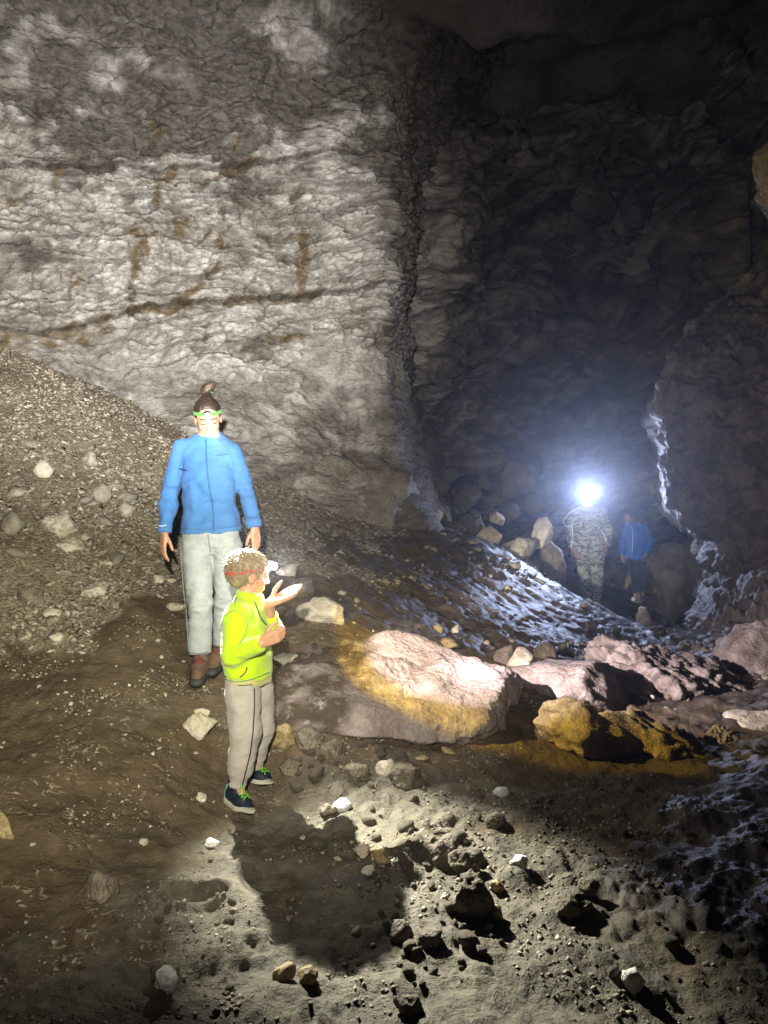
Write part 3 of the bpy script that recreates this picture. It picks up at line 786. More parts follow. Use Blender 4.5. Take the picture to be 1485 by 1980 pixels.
# single stones one can point at, given by their place on the floor: px, py of the base, width, height (photo pixels)
STONES = [
 (916,1806,86,96,M_CLOD,"tall blocky grey stone casting a long shadow on the clay",dict(cut=.78)),
 (188,1752,66,58,M_GREY,"brown angular stone standing alone on the dark trodden mud",dict(cut=.75)),
 (384,1438,68,50,M_PALE,"pale triangular stone lying beside the boy's legs",dict(cut=.60)),
 (388,1402,32,24,M_PALE,"small pale stone touching the pale triangular one",dict(cut=.7)),
 (661,1576,42,26,M_WHITE,"bright white stone on the clay beside the boy's shadow",dict(cut=.75)),
 (634,1580,36,26,M_GREY,"grey brown stone next to the bright white one",dict(cut=.75)),
 (620,1212,92,60,M_PALE,"large pale flat stone bedded in mud behind the boy's hand",dict(cut=.75)),
 (572,1164,66,44,M_GREY,"brown flat stone behind the boy's raised hand",dict(cut=.75)),
 (552,1124,46,26,M_PALE,"pale flake behind the boy's lamp on the mud bank",dict(cut=.7)),
 (556,1288,70,26,M_PALE,"flat pale stone by the boy's fist on the mud slope",dict(cut=.75)),
 (338,1175,46,14,M_PALE,"thin pale flake beside the woman's leg",dict(cut=.75)),
 (108,1234,32,20,M_PALE,"pale pebble alone on the mud below the scree",dict(cut=.7)),
 (545,1470,62,52,M_YELL,"lumpy tan stone right of the boy's far shoe",dict(lump=.06)),
 (596,1478,60,44,M_GREY,"brown stone wedged under the slab beside the lumpy tan one",dict(cut=.8)),
 (640,1500,64,48,M_GREY,"dark lump of rock under the slab's left half",dict(cut=.8)),
 (560,1506,44,32,M_GREY,"brown round stone in front of the lumpy tan one",dict(cut=.85)),
 (690,1530,52,32,M_GREY,"greyish stone among the rubble before the slab",dict(cut=.8)),
 (745,1528,44,36,M_PALE,"pale upright stone among the rubble before the slab",dict(cut=.7)),
 (785,1546,66,44,M_CLOD,"wide clay-covered stone in front of the slab",dict(cut=.85)),
 (818,1484,28,10,M_YELL,"thin yellow shard in the slab's shadow",dict(cut=.8)),
 (868,1474,30,10,M_YELL,"thin yellow flake beside the slab's shadow",dict(cut=.8)),
 (858,1690,74,56,M_CLOD,"grey angular stone behind the tall blocky one",dict(cut=.72)),
 (900,1708,70,50,M_CLOD,"brown-sided angular stone touching the tall blocky one",dict(cut=.72)),
 (962,1742,30,32,M_YELL,"small yellowish stone right of the tall blocky one",dict(cut=.75)),
 (962,1798,22,30,M_YELL,"narrow yellow chip in the tall stone's shadow",dict(cut=.75)),
 (1140,1770,44,36,M_GREY,"pale sided stone on the dim clay to the right",dict(cut=.72)),
 (1110,1800,76,40,M_CLOD,"flat brown stone under the pale sided one",dict(cut=.8)),
 (1226,1930,46,48,M_WHITE,"white crusty lump on the dark clay by the wet patch",dict(lump=.10)),
 (320,1946,50,54,M_WHITE,"white crusty lump in the bottom mud left of the shadow",dict(lump=.14)),
 (550,1908,46,40,M_YELL,"tan stone at the rim of the head shadow",dict(cut=.8)),
 (596,1914,40,32,M_YELL,"rounded tan stone beside another at the shadow's rim",dict(cut=.8)),
 (790,1975,60,34,M_CLOD,"flat grey stone at the bottom below the shadow",dict(cut=.8)),
 (832,1850,50,34,M_CLOD,"grey stone between the head shadow and the tall stone",dict(cut=.8)),
 (775,1835,48,40,M_CLOD,"dark stone inside the right rim of the head shadow",dict(cut=.8)),
 (1005,1706,36,28,M_WHITE,"cluster-like white lump behind the small yellowish stone",dict(lump=.15)),
 (735,1690,44,34,M_YELL,"cream stone beside the boy's shadow edge",dict(cut=.75)),
 (700,1676,34,26,M_PALE,"cream chip by the boy's shadow edge",dict(cut=.75)),
 (712,1712,30,20,M_PALE,"pale pebble half inside the boy's shadow",dict(cut=.75)),
 (970,1546,34,22,M_WHITE,"white pebble on the dim clay behind the tall stone",dict(cut=.75)),
 (960,1606,44,34,M_CLOD,"dark clod of clay in the dim ground right of the light",dict(cut=.85)),
 (408,1644,30,20,M_WHITE,"white chip in gravel left of the boy's shadow",dict(cut=.7)),
 (276,1650,20,14,M_PALE,"small cream pebble on the dark mud",dict(cut=.7)),
 (388,1548,22,18,M_PALE,"pale crumb behind the boy's heel",dict(cut=.7)),
 (82,934,38,42,M_PALE,"cream slab standing on edge high in the scree",dict(cut=.65)),
 (192,975,40,44,M_SCREE,"grey pointed slab in the middle of the scree",dict(cut=.7)),
 (172,905,30,32,M_SCREE,"bluish grey flake above the grey pointed slab",dict(cut=.65)),
 (112,1050,70,46,M_PALE,"cracked cream block heap in the lower scree",dict(lump=.08)),
 (130,1078,58,34,M_PALE,"jagged cream stone under the cracked block heap",dict(cut=.7)),
 (178,1164,56,32,M_PALE,"pair-lobed cream stone at the scree's foot",dict(lump=.10)),
 (98,1190,36,20,M_PALE,"grey-white stone at the scree's lower edge",dict(cut=.7)),
 (208,1106,28,16,M_PALE,"cream oval stone above the scree's foot",dict(cut=.8)),
 (22,1035,46,50,M_SCREE,"large tan stone at the scree's outer side",dict(cut=.75)),
 (160,1058,34,18,M_SCREE,"grey lens-shaped stone in the scree",dict(cut=.8)),
 (52,1165,60,44,M_GREY,"rounded brown stone in the bottom of the scree",dict(cut=.85)),
 (308,1136,24,18,M_PALE,"pale chip beside the woman's knee at scree foot",dict(cut=.7)),
 (330,1134,24,12,M_PALE,"oval pale chip right beside the woman's knee",dict(cut=.8)),
 (240,1000,44,30,M_SCREE,"slanting grey splinter behind the woman's elbow",dict(cut=.7)),
 (30,965,40,22,M_SCREE,"tilted grey plate on the upper scree",dict(cut=.7)),
 (850,1228,26,18,M_YELL,"small yellow stone on the wet mud bank",dict(cut=.75)),
 (880,1228,16,20,M_PALE,"little upright pale stone on the wet mud bank",dict(cut=.7)),
 (868,1248,40,22,M_YELL,"mossy yellow lump below the small yellow stone",dict(lump=.1)),
 (4,1640,30,60,M_YELL,"yellowish stone at the left border of the mud",dict(cut=.8)),
]
for k, (px, py, w, h, mat, label, kw) in enumerate(STONES):
    g = ground_hit(px, py - h * 0.12)
    d = g[1]
    W, H = w / F * d, h / F * d
    D = min(W * 0.85, 0.16 + W * .4)
    kw = dict(kw)
    o = rock("stone", (g[0], g[1] + D * 0.25, g[2] + H * 0.32), (W, D, H * 1.1), 300 + k, mat, label, "stone",
             rot=(0, ((k * 37) % 24) - 12, (k * 53) % 40 - 20), level=4 if max(w, h) > 55 else 3, fine=.03, rough=.07, **kw)

# loose stones that only their place tells apart
rs = np.random.RandomState(77)
def stone_meshes(mat, n, flat, seed, tag):
    out = []
    for k in range(n):
        V, Fc, ck = rock_shape((1.0, rs.uniform(.55, .95), rs.uniform(*flat)), seed + k, level=2, planes=12, cut=.7, rough=.03, fine=.015, soft=.012)
        out.append(make_mesh(tag, V, Fc, mat, False))
    return out
def scatter_px(meshes, region, n, size, name, label, group, sink=.12):
    """region: photograph quadrilateral whose floor gets the stones"""
    made = 0
    R = np.array(region, float)
    while made < n:
        a, b = rs.rand(2)
        q = (R[0] * (1 - a) + R[1] * a) * (1 - b) + (R[3] * (1 - a) + R[2] * a) * b
        g = ground_hit(q[0], q[1])
        if min(np.hypot(g[0] - f[0], g[1] - f[1]) for f in FEET) < 0.14:
            continue
        s = size[0] * (size[1] / size[0]) ** (rs.rand() ** 1.8)
        o = add(name, meshes[rs.randint(len(meshes))], None, label, "stone", group)
        o.location = (g[0], g[1], g[2] + s * sink)
        o.scale = (s, s, s)
        o.rotation_euler = (rs.uniform(-.5, .5), rs.uniform(-.5, .5), rs.uniform(0, 6.28))
        made += 1
mesh_scree = stone_meshes(M_SCREE, 8, (.22, .5), 500, "scree_stone")
mesh_clod = stone_meshes(M_CLOD, 8, (.45, .8), 520, "clay_stone")
mesh_pale = stone_meshes(M_PALE, 5, (.35, .6), 540, "pale_chip")
scatter_px(mesh_scree, [(0,760),(300,880),(330,1150),(0,1190)], 95, (.04, .19), "scree_stone", "loose angular grey stone lying in the scree left of the woman", "scree stones left of the woman")
scatter_px(mesh_scree, [(480,940),(660,1020),(640,1080),(500,1100)], 30, (.05, .13), "scree_stone", "loose grey stone on the scree tongue right of the woman", "scree stones right of the woman")
scatter_px(mesh_clod, [(640,1560),(930,1540),(985,1900),(800,1940)], 100, (.018, .095), "clay_stone", "clay-covered stone scattered on the lit ground before the boy", "clay-covered stones in front")
scatter_px(mesh_clod, [(500,1430),(760,1460),(830,1550),(540,1540)], 40, (.03, .10), "rubble_stone", "small brown rubble stone in front of the broad slab", "rubble in front of the slab")
scatter_px(mesh_clod, [(60,1560),(440,1540),(480,1950),(40,1960)], 34, (.02, .07), "clay_stone", "small muddy stone on the trodden ground left of the shadow", "muddy stones at left")
scatter_px(mesh_pale, [(0,1230),(350,1230),(430,1500),(0,1560)], 26, (.015, .045), "pale_chip", "tiny pale stone chip on the brown mud slope", "pale chips on the mud slope")
scatter_px(mesh_pale, [(560,1560),(1000,1540),(1020,1900),(700,1900)], 26, (.015, .04), "pale_chip", "tiny pale stone chip on the lit clay before the boy", "pale chips on the clay")
scatter_px(mesh_clod, [(1080,1560),(1480,1540),(1480,1940),(1100,1950)], 36, (.02, .07), "dim_stone", "dim stone on the dark wet ground at the right", "stones on the dark ground")
scatter_px(mesh_scree, [(840,1030),(1060,1070),(1090,1150),(900,1060)], 16, (.06, .20), "bank_stone", "stone on the crest of the wet mud bank", "stones on the mud bank")
scatter_px(mesh_clod, [(1090,1180),(1330,1190),(1380,1250),(1150,1235)], 36, (.05, .18), "passage_stone", "stone on the wet passage floor before the far figures", "stones on the passage floor")

# uncountable chips of the scree and gravel of the floor
def chips(name, n, xr, yr, size, want, mat, kind_label, seed, flat=.35, smooth=False):
    r = np.random.RandomState(seed)
    x = r.uniform(*xr, n * 3); y = r.uniform(*yr, n * 3)
    z, sc, cl, wt, ck = terrain(x, y)
    w = want(x, y, sc, cl, wt)
    keep = np.nonzero(r.rand(len(x)) < w)[0][:n]
    x, y, z = x[keep], y[keep], z[keep]; m = len(x)
    s = size[0] * (size[1] / size[0]) ** (r.rand(m) ** 2.2)
    cube = np.array([[a, b, c] for c in (-1, 1) for b in (-1, 1) for a in (-1, 1)], float) * .5
    q = cube[None] * (1 + r.uniform(-.55, .35, (m, 8, 3)))
    q *= np.stack([np.ones(m), r.uniform(.45, 1, m), r.uniform(flat * .5, flat * 1.4, m)], 1)[:, None, :] * s[:, None, None]
    az = r.uniform(0, 6.28, m); tx = r.normal(0, .45, m); ty = r.normal(0, .45, m)
    def rm(i, j, k, a):
        M = np.tile(np.eye(3), (m, 1, 1)); c, s_ = np.cos(a), np.sin(a)
        M[:, i, i] = c; M[:, j, j] = c; M[:, i, j] = -s_; M[:, j, i] = s_
        return M
    R = rm(0, 1, 2, az) @ rm(1, 2, 0, tx) @ rm(0, 2, 1, ty)
    q = np.einsum('mij,mkj->mki', R, q) + np.stack([x, y, z + s * .06], 1)[:, None, :]
    fc = np.array([[0,2,3,1],[4,5,7,6],[0,1,5,4],[2,6,7,3],[0,4,6,2],[1,3,7,5]])
    Fc = (fc[None] + (np.arange(m) * 8)[:, None, None]).reshape(-1, 4)
    tone = np.repeat(r.rand(m), 8)
    o = add(name, make_mesh(name, q.reshape(-1, 3), Fc, mat, smooth, {"tone": tone}), None, kind_label, "gravel", None, "stuff")
    return o

def chip_material(name, stops):
    m, nt, bs = nodes_of(name)
    N = NT(nt)
    r = N.n('ShaderNodeValToRGB')
    N.link(N.attr("tone"), r.inputs[0])
    el = r.color_ramp.elements
    el[0].position, el[0].color = 0, rgb(stops[0]); el[1].position, el[1].color = 1, rgb(stops[-1])
    for k, c in enumerate(stops[1:-1]):
        e = el.new((k + 1) / (len(stops) - 1)); e.color = rgb(c)
    tc = N.n('ShaderNodeTexCoord').outputs['Object']
    n = N.noise(tc, 45, 5, 0.65)
    N.link(N.mix(N.ramp(n, 0.4, 0.7), r.outputs[0], (0.12, 0.09, 0.06)), bs.inputs['Base Color'])
    bs.inputs['Roughness'].default_value = 0.7
    N.link(N.bump(n, 0.5, 0.01), bs.inputs['Normal'])
    return m
M_CHIP = chip_material("scree_chips", [(0.19, 0.155, 0.105), (0.27, 0.225, 0.16), (0.33, 0.28, 0.21), (0.42, 0.37, 0.29), (0.60, 0.55, 0.46)])
M_GRIT = chip_material("floor_grit", [(0.08, 0.062, 0.045), (0.13, 0.105, 0.078), (0.18, 0.15, 0.115), (0.25, 0.22, 0.17), (0.42, 0.38, 0.30)])
chips("scree_chips", 42000, (-4.9, 0.6), (4.4, 9.6), (.007, .060), lambda x, y, s, c, w: s * (np.abs(x) < .56 * y + .3) * (.25 + .75 * sstep(-.25, .2, fbm(np.c_[x, y, x * 0] * 1.3, 4, 93))), M_CHIP, "loose grey stone chips of the scree slope", 5, .28)
chips("floor_gravel", 10000, (-2.2, 2.2), (1.9, 4.3), (.004, .019), lambda x, y, s, c, w: np.clip(c * .8 + .05, 0, 1) * (np.abs(x) < .53 * y + .1) * sstep(-.2, .3, fbm(np.c_[x, y, x * 0] * 2.2, 3, 91)), M_GRIT, "fine gravel and clay crumbs on the cave floor", 6, .6)
chips("mud_crumbs", 6000, (-2.4, 1.2), (2.2, 5.2), (.004, .020), lambda x, y, s, c, w: np.clip(1 - s - c - w, 0, 1) * (np.abs(x) < .53 * y + .1) * sstep(0, .3, fbm(np.c_[x, y, x * 0] * 2.6, 3, 95)), M_CHIP, "pale crumbs of stone trodden into the brown mud", 8, .5)
chips("bank_gravel", 1600, (-1.0, 4.5), (5.0, 12.5), (.02, .10), lambda x, y, s, c, w: np.clip(w, 0, 1) * (np.abs(x) < .56 * y) * sstep(-.05, .35, fbm(np.c_[x, y, x * 0] * 1.4, 3, 92)), M_GRIT, "wet gravel on the mud bank and passage floor", 7, .5, True)

# ------------------------------------------------------------------ figures: smooth implicit shapes
class Shape:
    def __init__(self, lo, hi, h):
        self.h = h
        self.lo = np.asarray(lo, float)
        self.n = np.ceil((np.asarray(hi, float) - self.lo) / h).astype(int) + 1
        self.S = np.full(self.n, 1.0, np.float32)
    def block(self, lo, hi):
        a = np.clip(np.floor((lo - self.lo) / self.h).astype(int), 0, self.n)
        b = np.clip(np.ceil((hi - self.lo) / self.h).astype(int) + 1, 0, self.n)
        if np.any(b <= a):
            return None, None
        sl = tuple(slice(a[k], b[k]) for k in range(3))
        ax = [self.lo[k] + self.h * np.arange(a[k], b[k]) for k in range(3)]
        g = np.stack(np.meshgrid(*ax, indexing='ij'), -1).astype(np.float32)
        return sl, g
    def put(self, sl, d, k, sub=False):
        s = self.S[sl]
        if sub:
            e = -d
            if k > 0:
                h = np.maximum(k - np.abs(s - e), 0) / k
                self.S[sl] = np.maximum(s, e) + h * h * k / 4
            else:
                self.S[sl] = np.maximum(s, e)
            return
        if k > 0:
            h = np.maximum(k - np.abs(s - d), 0) / k
            self.S[sl] = np.minimum(s, d) - h * h * k / 4
        else:
            self.S[sl] = np.minimum(s, d)
    def cone(self, a, b, ra, rb, k=0.02, cuts=(), sub=False):
        a = np.asarray(a, float); b = np.asarray(b, float)
        m = max(ra, rb) + k + 4 * self.h
        sl, g = self.block(np.minimum(a, b) - m, np.maximum(a, b) + m)
        if sl is None: return
        ab = (b - a).astype(np.float32)
        t = np.clip(((g - a.astype(np.float32)) @ ab) / (ab @ ab + 1e-9), 0, 1)
        d = np.linalg.norm(g - a.astype(np.float32) - t[..., None] * ab, axis=-1) - (ra + (rb - ra) * t)
        for p, n in cuts:
            n = np.asarray(n, float) / np.linalg.norm(n)
            d = np.maximum(d, (g - np.asarray(p, np.float32)) @ n.astype(np.float32))
        self.put(sl, d, k, sub)
    def chain(self, pts, rad, k=0.02, cuts=()):
        for i in range(len(pts) - 1):
            self.cone(pts[i], pts[i + 1], rad[i], rad[i + 1], k, cuts)
    def ell(self, c, r, axes=None, k=0.02, cuts=(), sub=False):
        c = np.asarray(c, float); r = np.asarray(r, float)
        m = r.max() + k + 4 * self.h
        sl, g = self.block(c - m, c + m)
        if sl is None: return
        q = g - c.astype(np.float32)
        if axes is not None:
            q = q @ np.asarray(axes, np.float32).T
        q = q / r.astype(np.float32)
        l = np.linalg.norm(q, axis=-1)
        d = (l - 1) * r.min() * np.clip(l, 0.6, 1.6)
        d = (l - 1) * float(r.min() * 0.5 + np.median(r) * 0.5)
        for p, n in cuts:
            n = np.asarray(n, float) / np.linalg.norm(n)
            d = np.maximum(d, (g - np.asarray(p, np.float32)) @ n.astype(np.float32))
        self.put(sl, d, k, sub)
    def mesh(self):
        S = self.S
        ins = S < 0
        c = np.zeros(tuple(np.array(S.shape) - 1), np.int8)
        for dx in (0, 1):
            for dy in (0, 1):
                for dz in (0, 1):
                    c += ins[dx:S.shape[0] - 1 + dx, dy:S.shape[1] - 1 + dy, dz:S.shape[2] - 1 + dz]
        mix = (c > 0) & (c < 8)
        I = np.argwhere(mix)
        idx = np.full(c.shape, -1, np.int64)
        idx[mix] = np.arange(len(I))
        acc = np.zeros((len(I), 3)); cnt = np.zeros(len(I))
        corners = [(dx, dy, dz) for dx in (0, 1) for dy in (0, 1) for dz in (0, 1)]
        val = {q: S[I[:, 0] + q[0], I[:, 1] + q[1], I[:, 2] + q[2]] for q in corners}
        for a in corners:
            for ax in range(3):
                if a[ax] == 0:
                    b = list(a); b[ax] = 1; b = tuple(b)
                    va, vb = val[a], val[b]
                    cr = (va < 0) != (vb < 0)
                    t = np.where(cr, va / np.where(cr, va - vb, 1), 0)
                    p = np.array(a, float)[None] + t[:, None] * (np.array(b) - np.array(a))[None]
                    acc += np.where(cr[:, None], p, 0); cnt += cr
        V = self.lo + self.h * (I + acc / cnt[:, None])
        faces = []
        for ax in range(3):
            o1, o2 = [(1, 2), (2, 0), (0, 1)][ax]
            s0 = [slice(1, -1)] * 3; s0[ax] = slice(0, -1)
            s1 = [slice(1, -1)] * 3; s1[ax] = slice(1, None)
            A_, B_ = ins[tuple(s0)], ins[tuple(s1)]
            E = np.argwhere(A_ != B_)
            flip = A_[E[:, 0], E[:, 1], E[:, 2]]
            base = E + 1; base[:, ax] -= 1
            def cell(d1, d2):
                q = base.copy(); q[:, o1] -= d1; q[:, o2] -= d2
                return idx[q[:, 0], q[:, 1], q[:, 2]]
            Q = np.stack([cell(1, 1), cell(0, 1), cell(0, 0), cell(1, 0)], 1)
            Q[~flip] = Q[~flip][:, ::-1]
            faces.append(Q[(Q >= 0).all(1)])
        return V, np.vstack(faces)

def vert_normals(V, Fc):
    n = np.cross(V[Fc[:, 2]] - V[Fc[:, 0]], V[Fc[:, 3]] - V[Fc[:, 1]])
    N = np.zeros_like(V)
    for k in range(4):
        np.add.at(N, Fc[:, k], n)
    return N / (np.linalg.norm(N, axis=1, keepdims=True) + 1e-12)

def relax(V, Fc, it=2):
    for _ in range(it):
        acc = np.zeros_like(V); cnt = np.zeros(len(V))
        for a, b in ((0, 1), (1, 2), (2, 3), (3, 0)):
            np.add.at(acc, Fc[:, a], V[Fc[:, b]]); np.add.at(cnt, Fc[:, a], 1)
        V = 0.5 * V + 0.5 * acc / cnt[:, None]
    return V

def unit(v):
    v = np.asarray(v, float)
    return v / (np.linalg.norm(v) + 1e-12)

def hand(S, wrist, fwd, palm, side, size=1.0, curl=(0.3, 0.35, 0.4, 0.45), thumb_out=0.6, r=0.0082, spread=0.0):
    """palm faces `palm`; the thumb leaves on the `side` side"""
    f = unit(fwd); n = unit(np.asarray(palm) - np.dot(palm, f) * f); s = np.cross(f, n)
    if np.dot(s, side) < 0: s = -s
    w = np.asarray(wrist, float)
    sz = size
    off = [0.027, 0.009, -0.009, -0.025]
    ln = [0.92, 1.03, 0.97, 0.78]
    for i in range(4):
        kn = w + f * (0.088 - 0.004 * abs(i - 1)) * sz + s * off[i] * sz
        S.cone(w + s * off[i] * 0.75 * sz + f * 0.012 * sz, kn, 0.0135 * sz, 0.0115 * sz, 0.010 * sz)
        p, a = kn, curl[i] * 0.6
        d0 = unit(f + s * spread * (1.5 - i))
        for L, rr in ((0.042, 1.0), (0.027, 0.92), (0.021, 0.82)):
            d = unit(d0 * math.cos(a) + n * math.sin(a))
            q = p + d * L * ln[i] * sz
            S.cone(p, q, r * rr * 1.05 * sz, r * rr * 0.95 * sz, 0.003 * sz)
            p = q; a += curl[i]
    t0 = w + f * 0.022 * sz + s * 0.020 * sz + n * 0.006 * sz
    t1 = t0 + unit(f * 0.8 + s * thumb_out + n * 0.35) * 0.042 * sz
    t2 = t1 + unit(f + s * thumb_out * 0.5 + n * 0.4) * 0.030 * sz
    t3 = t2 + unit(f + s * thumb_out * 0.1 + n * 0.5) * 0.024 * sz
    S.chain([t0, t1, t2, t3], [0.0135 * sz, 0.0105 * sz, 0.0093 * sz, 0.0078 * sz], 0.006 * sz)

def head(S, c, fwd, up, size=1.0, child=False):
    f = unit(fwd); u = unit(np.asarray(up) - np.dot(up, f) * f); r = np.cross(f, u)
    A_ = np.stack([r, f, u])
    def L(x, y, z): return np.asarray(c) + (r * x + f * y + u * z) * size
    z = size
    if child:
        S.ell(L(0, -.008, .022), np.array([.074, .092, .082]) * z, A_, .01)
        S.ell(L(0, .030, -.045), np.array([.055, .056, .058]) * z, A_, .035 * z)
        S.ell(L(0, .066, -.082), np.array([.020, .018, .016]) * z, A_, .025 * z)
    else:
        S.ell(L(0, -.008, .025), np.array([.074, .094, .086]) * z, A_, .01)
        S.ell(L(0, .026, -.050), np.array([.056, .062, .068]) * z, A_, .035 * z)
        S.ell(L(0, .066, -.096), np.array([.022, .019, .018]) * z, A_, .028 * z)
    for sx in (-1, 1):
        S.ell(L(sx * .034, .056, -.036), np.array([.022, .022, .020]) * z, A_, .02 * z)        # cheeks
        S.ell(L(sx * .031, .096, -.002), np.array([.017, .014, .012]) * z, A_, .014 * z, sub=True)
        S.ell(L(sx * .031, .077, -.003), np.array([.014, .013, .011]) * z, A_, .004 * z)      # lids
        S.cone(L(sx * .018, .089, .016), L(sx * .046, .077, .016), .006 * z, .005 * z, .012 * z)
        S.ell(L(sx * .076, -.006, -.018), np.array([.008, .019, .030]) * z, A_, .008 * z)
        S.ell(L(sx * .084, -.002, -.016), np.array([.006, .010, .018]) * z, A_, .005 * z, sub=True)
    S.cone(L(0, .088, .004), L(0, .104, -.034), .007 * z, .0115 * z, .012 * z)
    for sx in (-1, 1):
        S.ell(L(sx * .011, .096, -.037), np.array([.008, .009, .007]) * z, A_, .007 * z)
    S.ell(L(0, .086, -.060), np.array([.022, .010, .006]) * z, A_, .006 * z)
    S.ell(L(0, .084, -.071), np.array([.020, .011, .007]) * z, A_, .006 * z)
    S.ell(L(0, .099, -.0655), np.array([.026, .010, .002]) * z, A_, .003 * z, sub=True)
    return L, A_

def shape_mesh(name, S, mat, smooth_it=1, wrinkle=None):
    V, Fc = S.mesh()
    if smooth_it: V = relax(V, Fc, smooth_it)
    if wrinkle is not None:
        V = V + vert_normals(V, Fc) * wrinkle(V)[:, None]
    return make_mesh(name, V, Fc, mat), V

def bounds(pts, m=0.2):
    q = np.array(pts)
    return q.min(0) - m, q.max(0) + m

def surf(V, x, z, lift=0.002, win=0.010):
    """front-most surface point of a garment at x, z (towards -y)"""
    k = np.nonzero((np.abs(V[:, 0] - x) < win) & (np.abs(V[:, 2] - z) < win))[0]
    if len(k) == 0:
        k = [np.argmin((V[:, 0] - x) ** 2 + (V[:, 2] - z) ** 2)]
    return np.array([x, V[k, 1].min() - lift, z])

def line_on(V, pts, r, name, mat, parent, n=24, lift=0.001, sides=5):
    q = resample(np.array(pts), n)
    q = np.array([surf(V, p[0], p[2], lift) for p in q])
    for _ in range(2):
        q[1:-1, 1] = (q[:-2, 1] + 2 * q[1:-1, 1] + q[2:, 1]) / 4
    tv_, tf_ = tube(q, r, sides)
    return add(name, make_mesh(name, tv_, tf_, mat), parent)

def band(L, A_, rx, ry, z_front, z_back, height, thick, name, mat, parent, rz=.02, n=48, cy=-.008):
    """elastic strap round a head, in head coordinates"""
    V, Fc = [], []
    for i in range(n):
        a = 2 * math.pi * i / n
        x, y = rx * math.sin(a), cy + ry * math.cos(a)
        z = z_back + (z_front - z_back) * (0.5 + 0.5 * math.cos(a))
        for (o, dz) in ((0, -.5), (thick, -.5), (thick, .5), (0, .5)):
            V.append(L(x * (1 + o / rx), cy + (y - cy) * (1 + o / ry), z + dz * height))
    for i in range(n):
        j = (i + 1) % n
        for k in range(4):
            m = (k + 1) % 4
            Fc.append((i * 4 + k, j * 4 + k, j * 4 + m, i * 4 + m))
    return add(name, make_mesh(name, V, Fc, mat, False), parent)

def disc_prism(c, axis, r, depth, n=20, bevel=.15):
    """short bevelled drum along axis"""
    a = unit(axis); h = np.array([0, 0, 1.0]) if abs(a[2]) < .9 else np.array([1.0, 0, 0])
    u = unit(np.cross(a, h)); w = np.cross(a, u)
    V, Fc = [], []
    prof = [(r * (1 - bevel), -depth / 2), (r, -depth / 2 + r * bevel), (r, depth / 2 - r * bevel), (r * (1 - bevel), depth / 2)]
    for (rr, t) in prof:
        for i in range(n):
            an = 2 * math.pi * i / n
            V.append(np.asarray(c) + a * t + rr * (math.cos(an) * u + math.sin(an) * w))
    for k in range(3):
        for i in range(n):
            j = (i + 1) % n
            Fc.append((k * n + i, k * n + j, (k + 1) * n + j, (k + 1) * n + i))
    Fc.append(tuple(range(n))[::-1]); Fc.append(tuple(3 * n + i for i in range(n)))
    return np.array(V), Fc

SKIN_W = skin_material("woman_skin", (0.52, 0.30, 0.20))
SKIN_C = skin_material("child_skin", (0.50, 0.29, 0.18))
SKIN_D = skin_material("far_skin", (0.30, 0.17, 0.125))
M_PLASTIC = plain("lamp_plastic", (0.03, 0.03, 0.035), 0.4)

def wrinkles(amp, seed, sx=6, sz=16, zone=None):
    def f(V):
        q = V * np.array([sx, sx, sz])
        n = fbm(q, 3, seed, 0.5, True) - 0.4 + 0.6 * fbm(V * 9, 2, seed + 9)
        w = amp * n
        if zone is not None: w = w * zone(V)
        return w
    return f

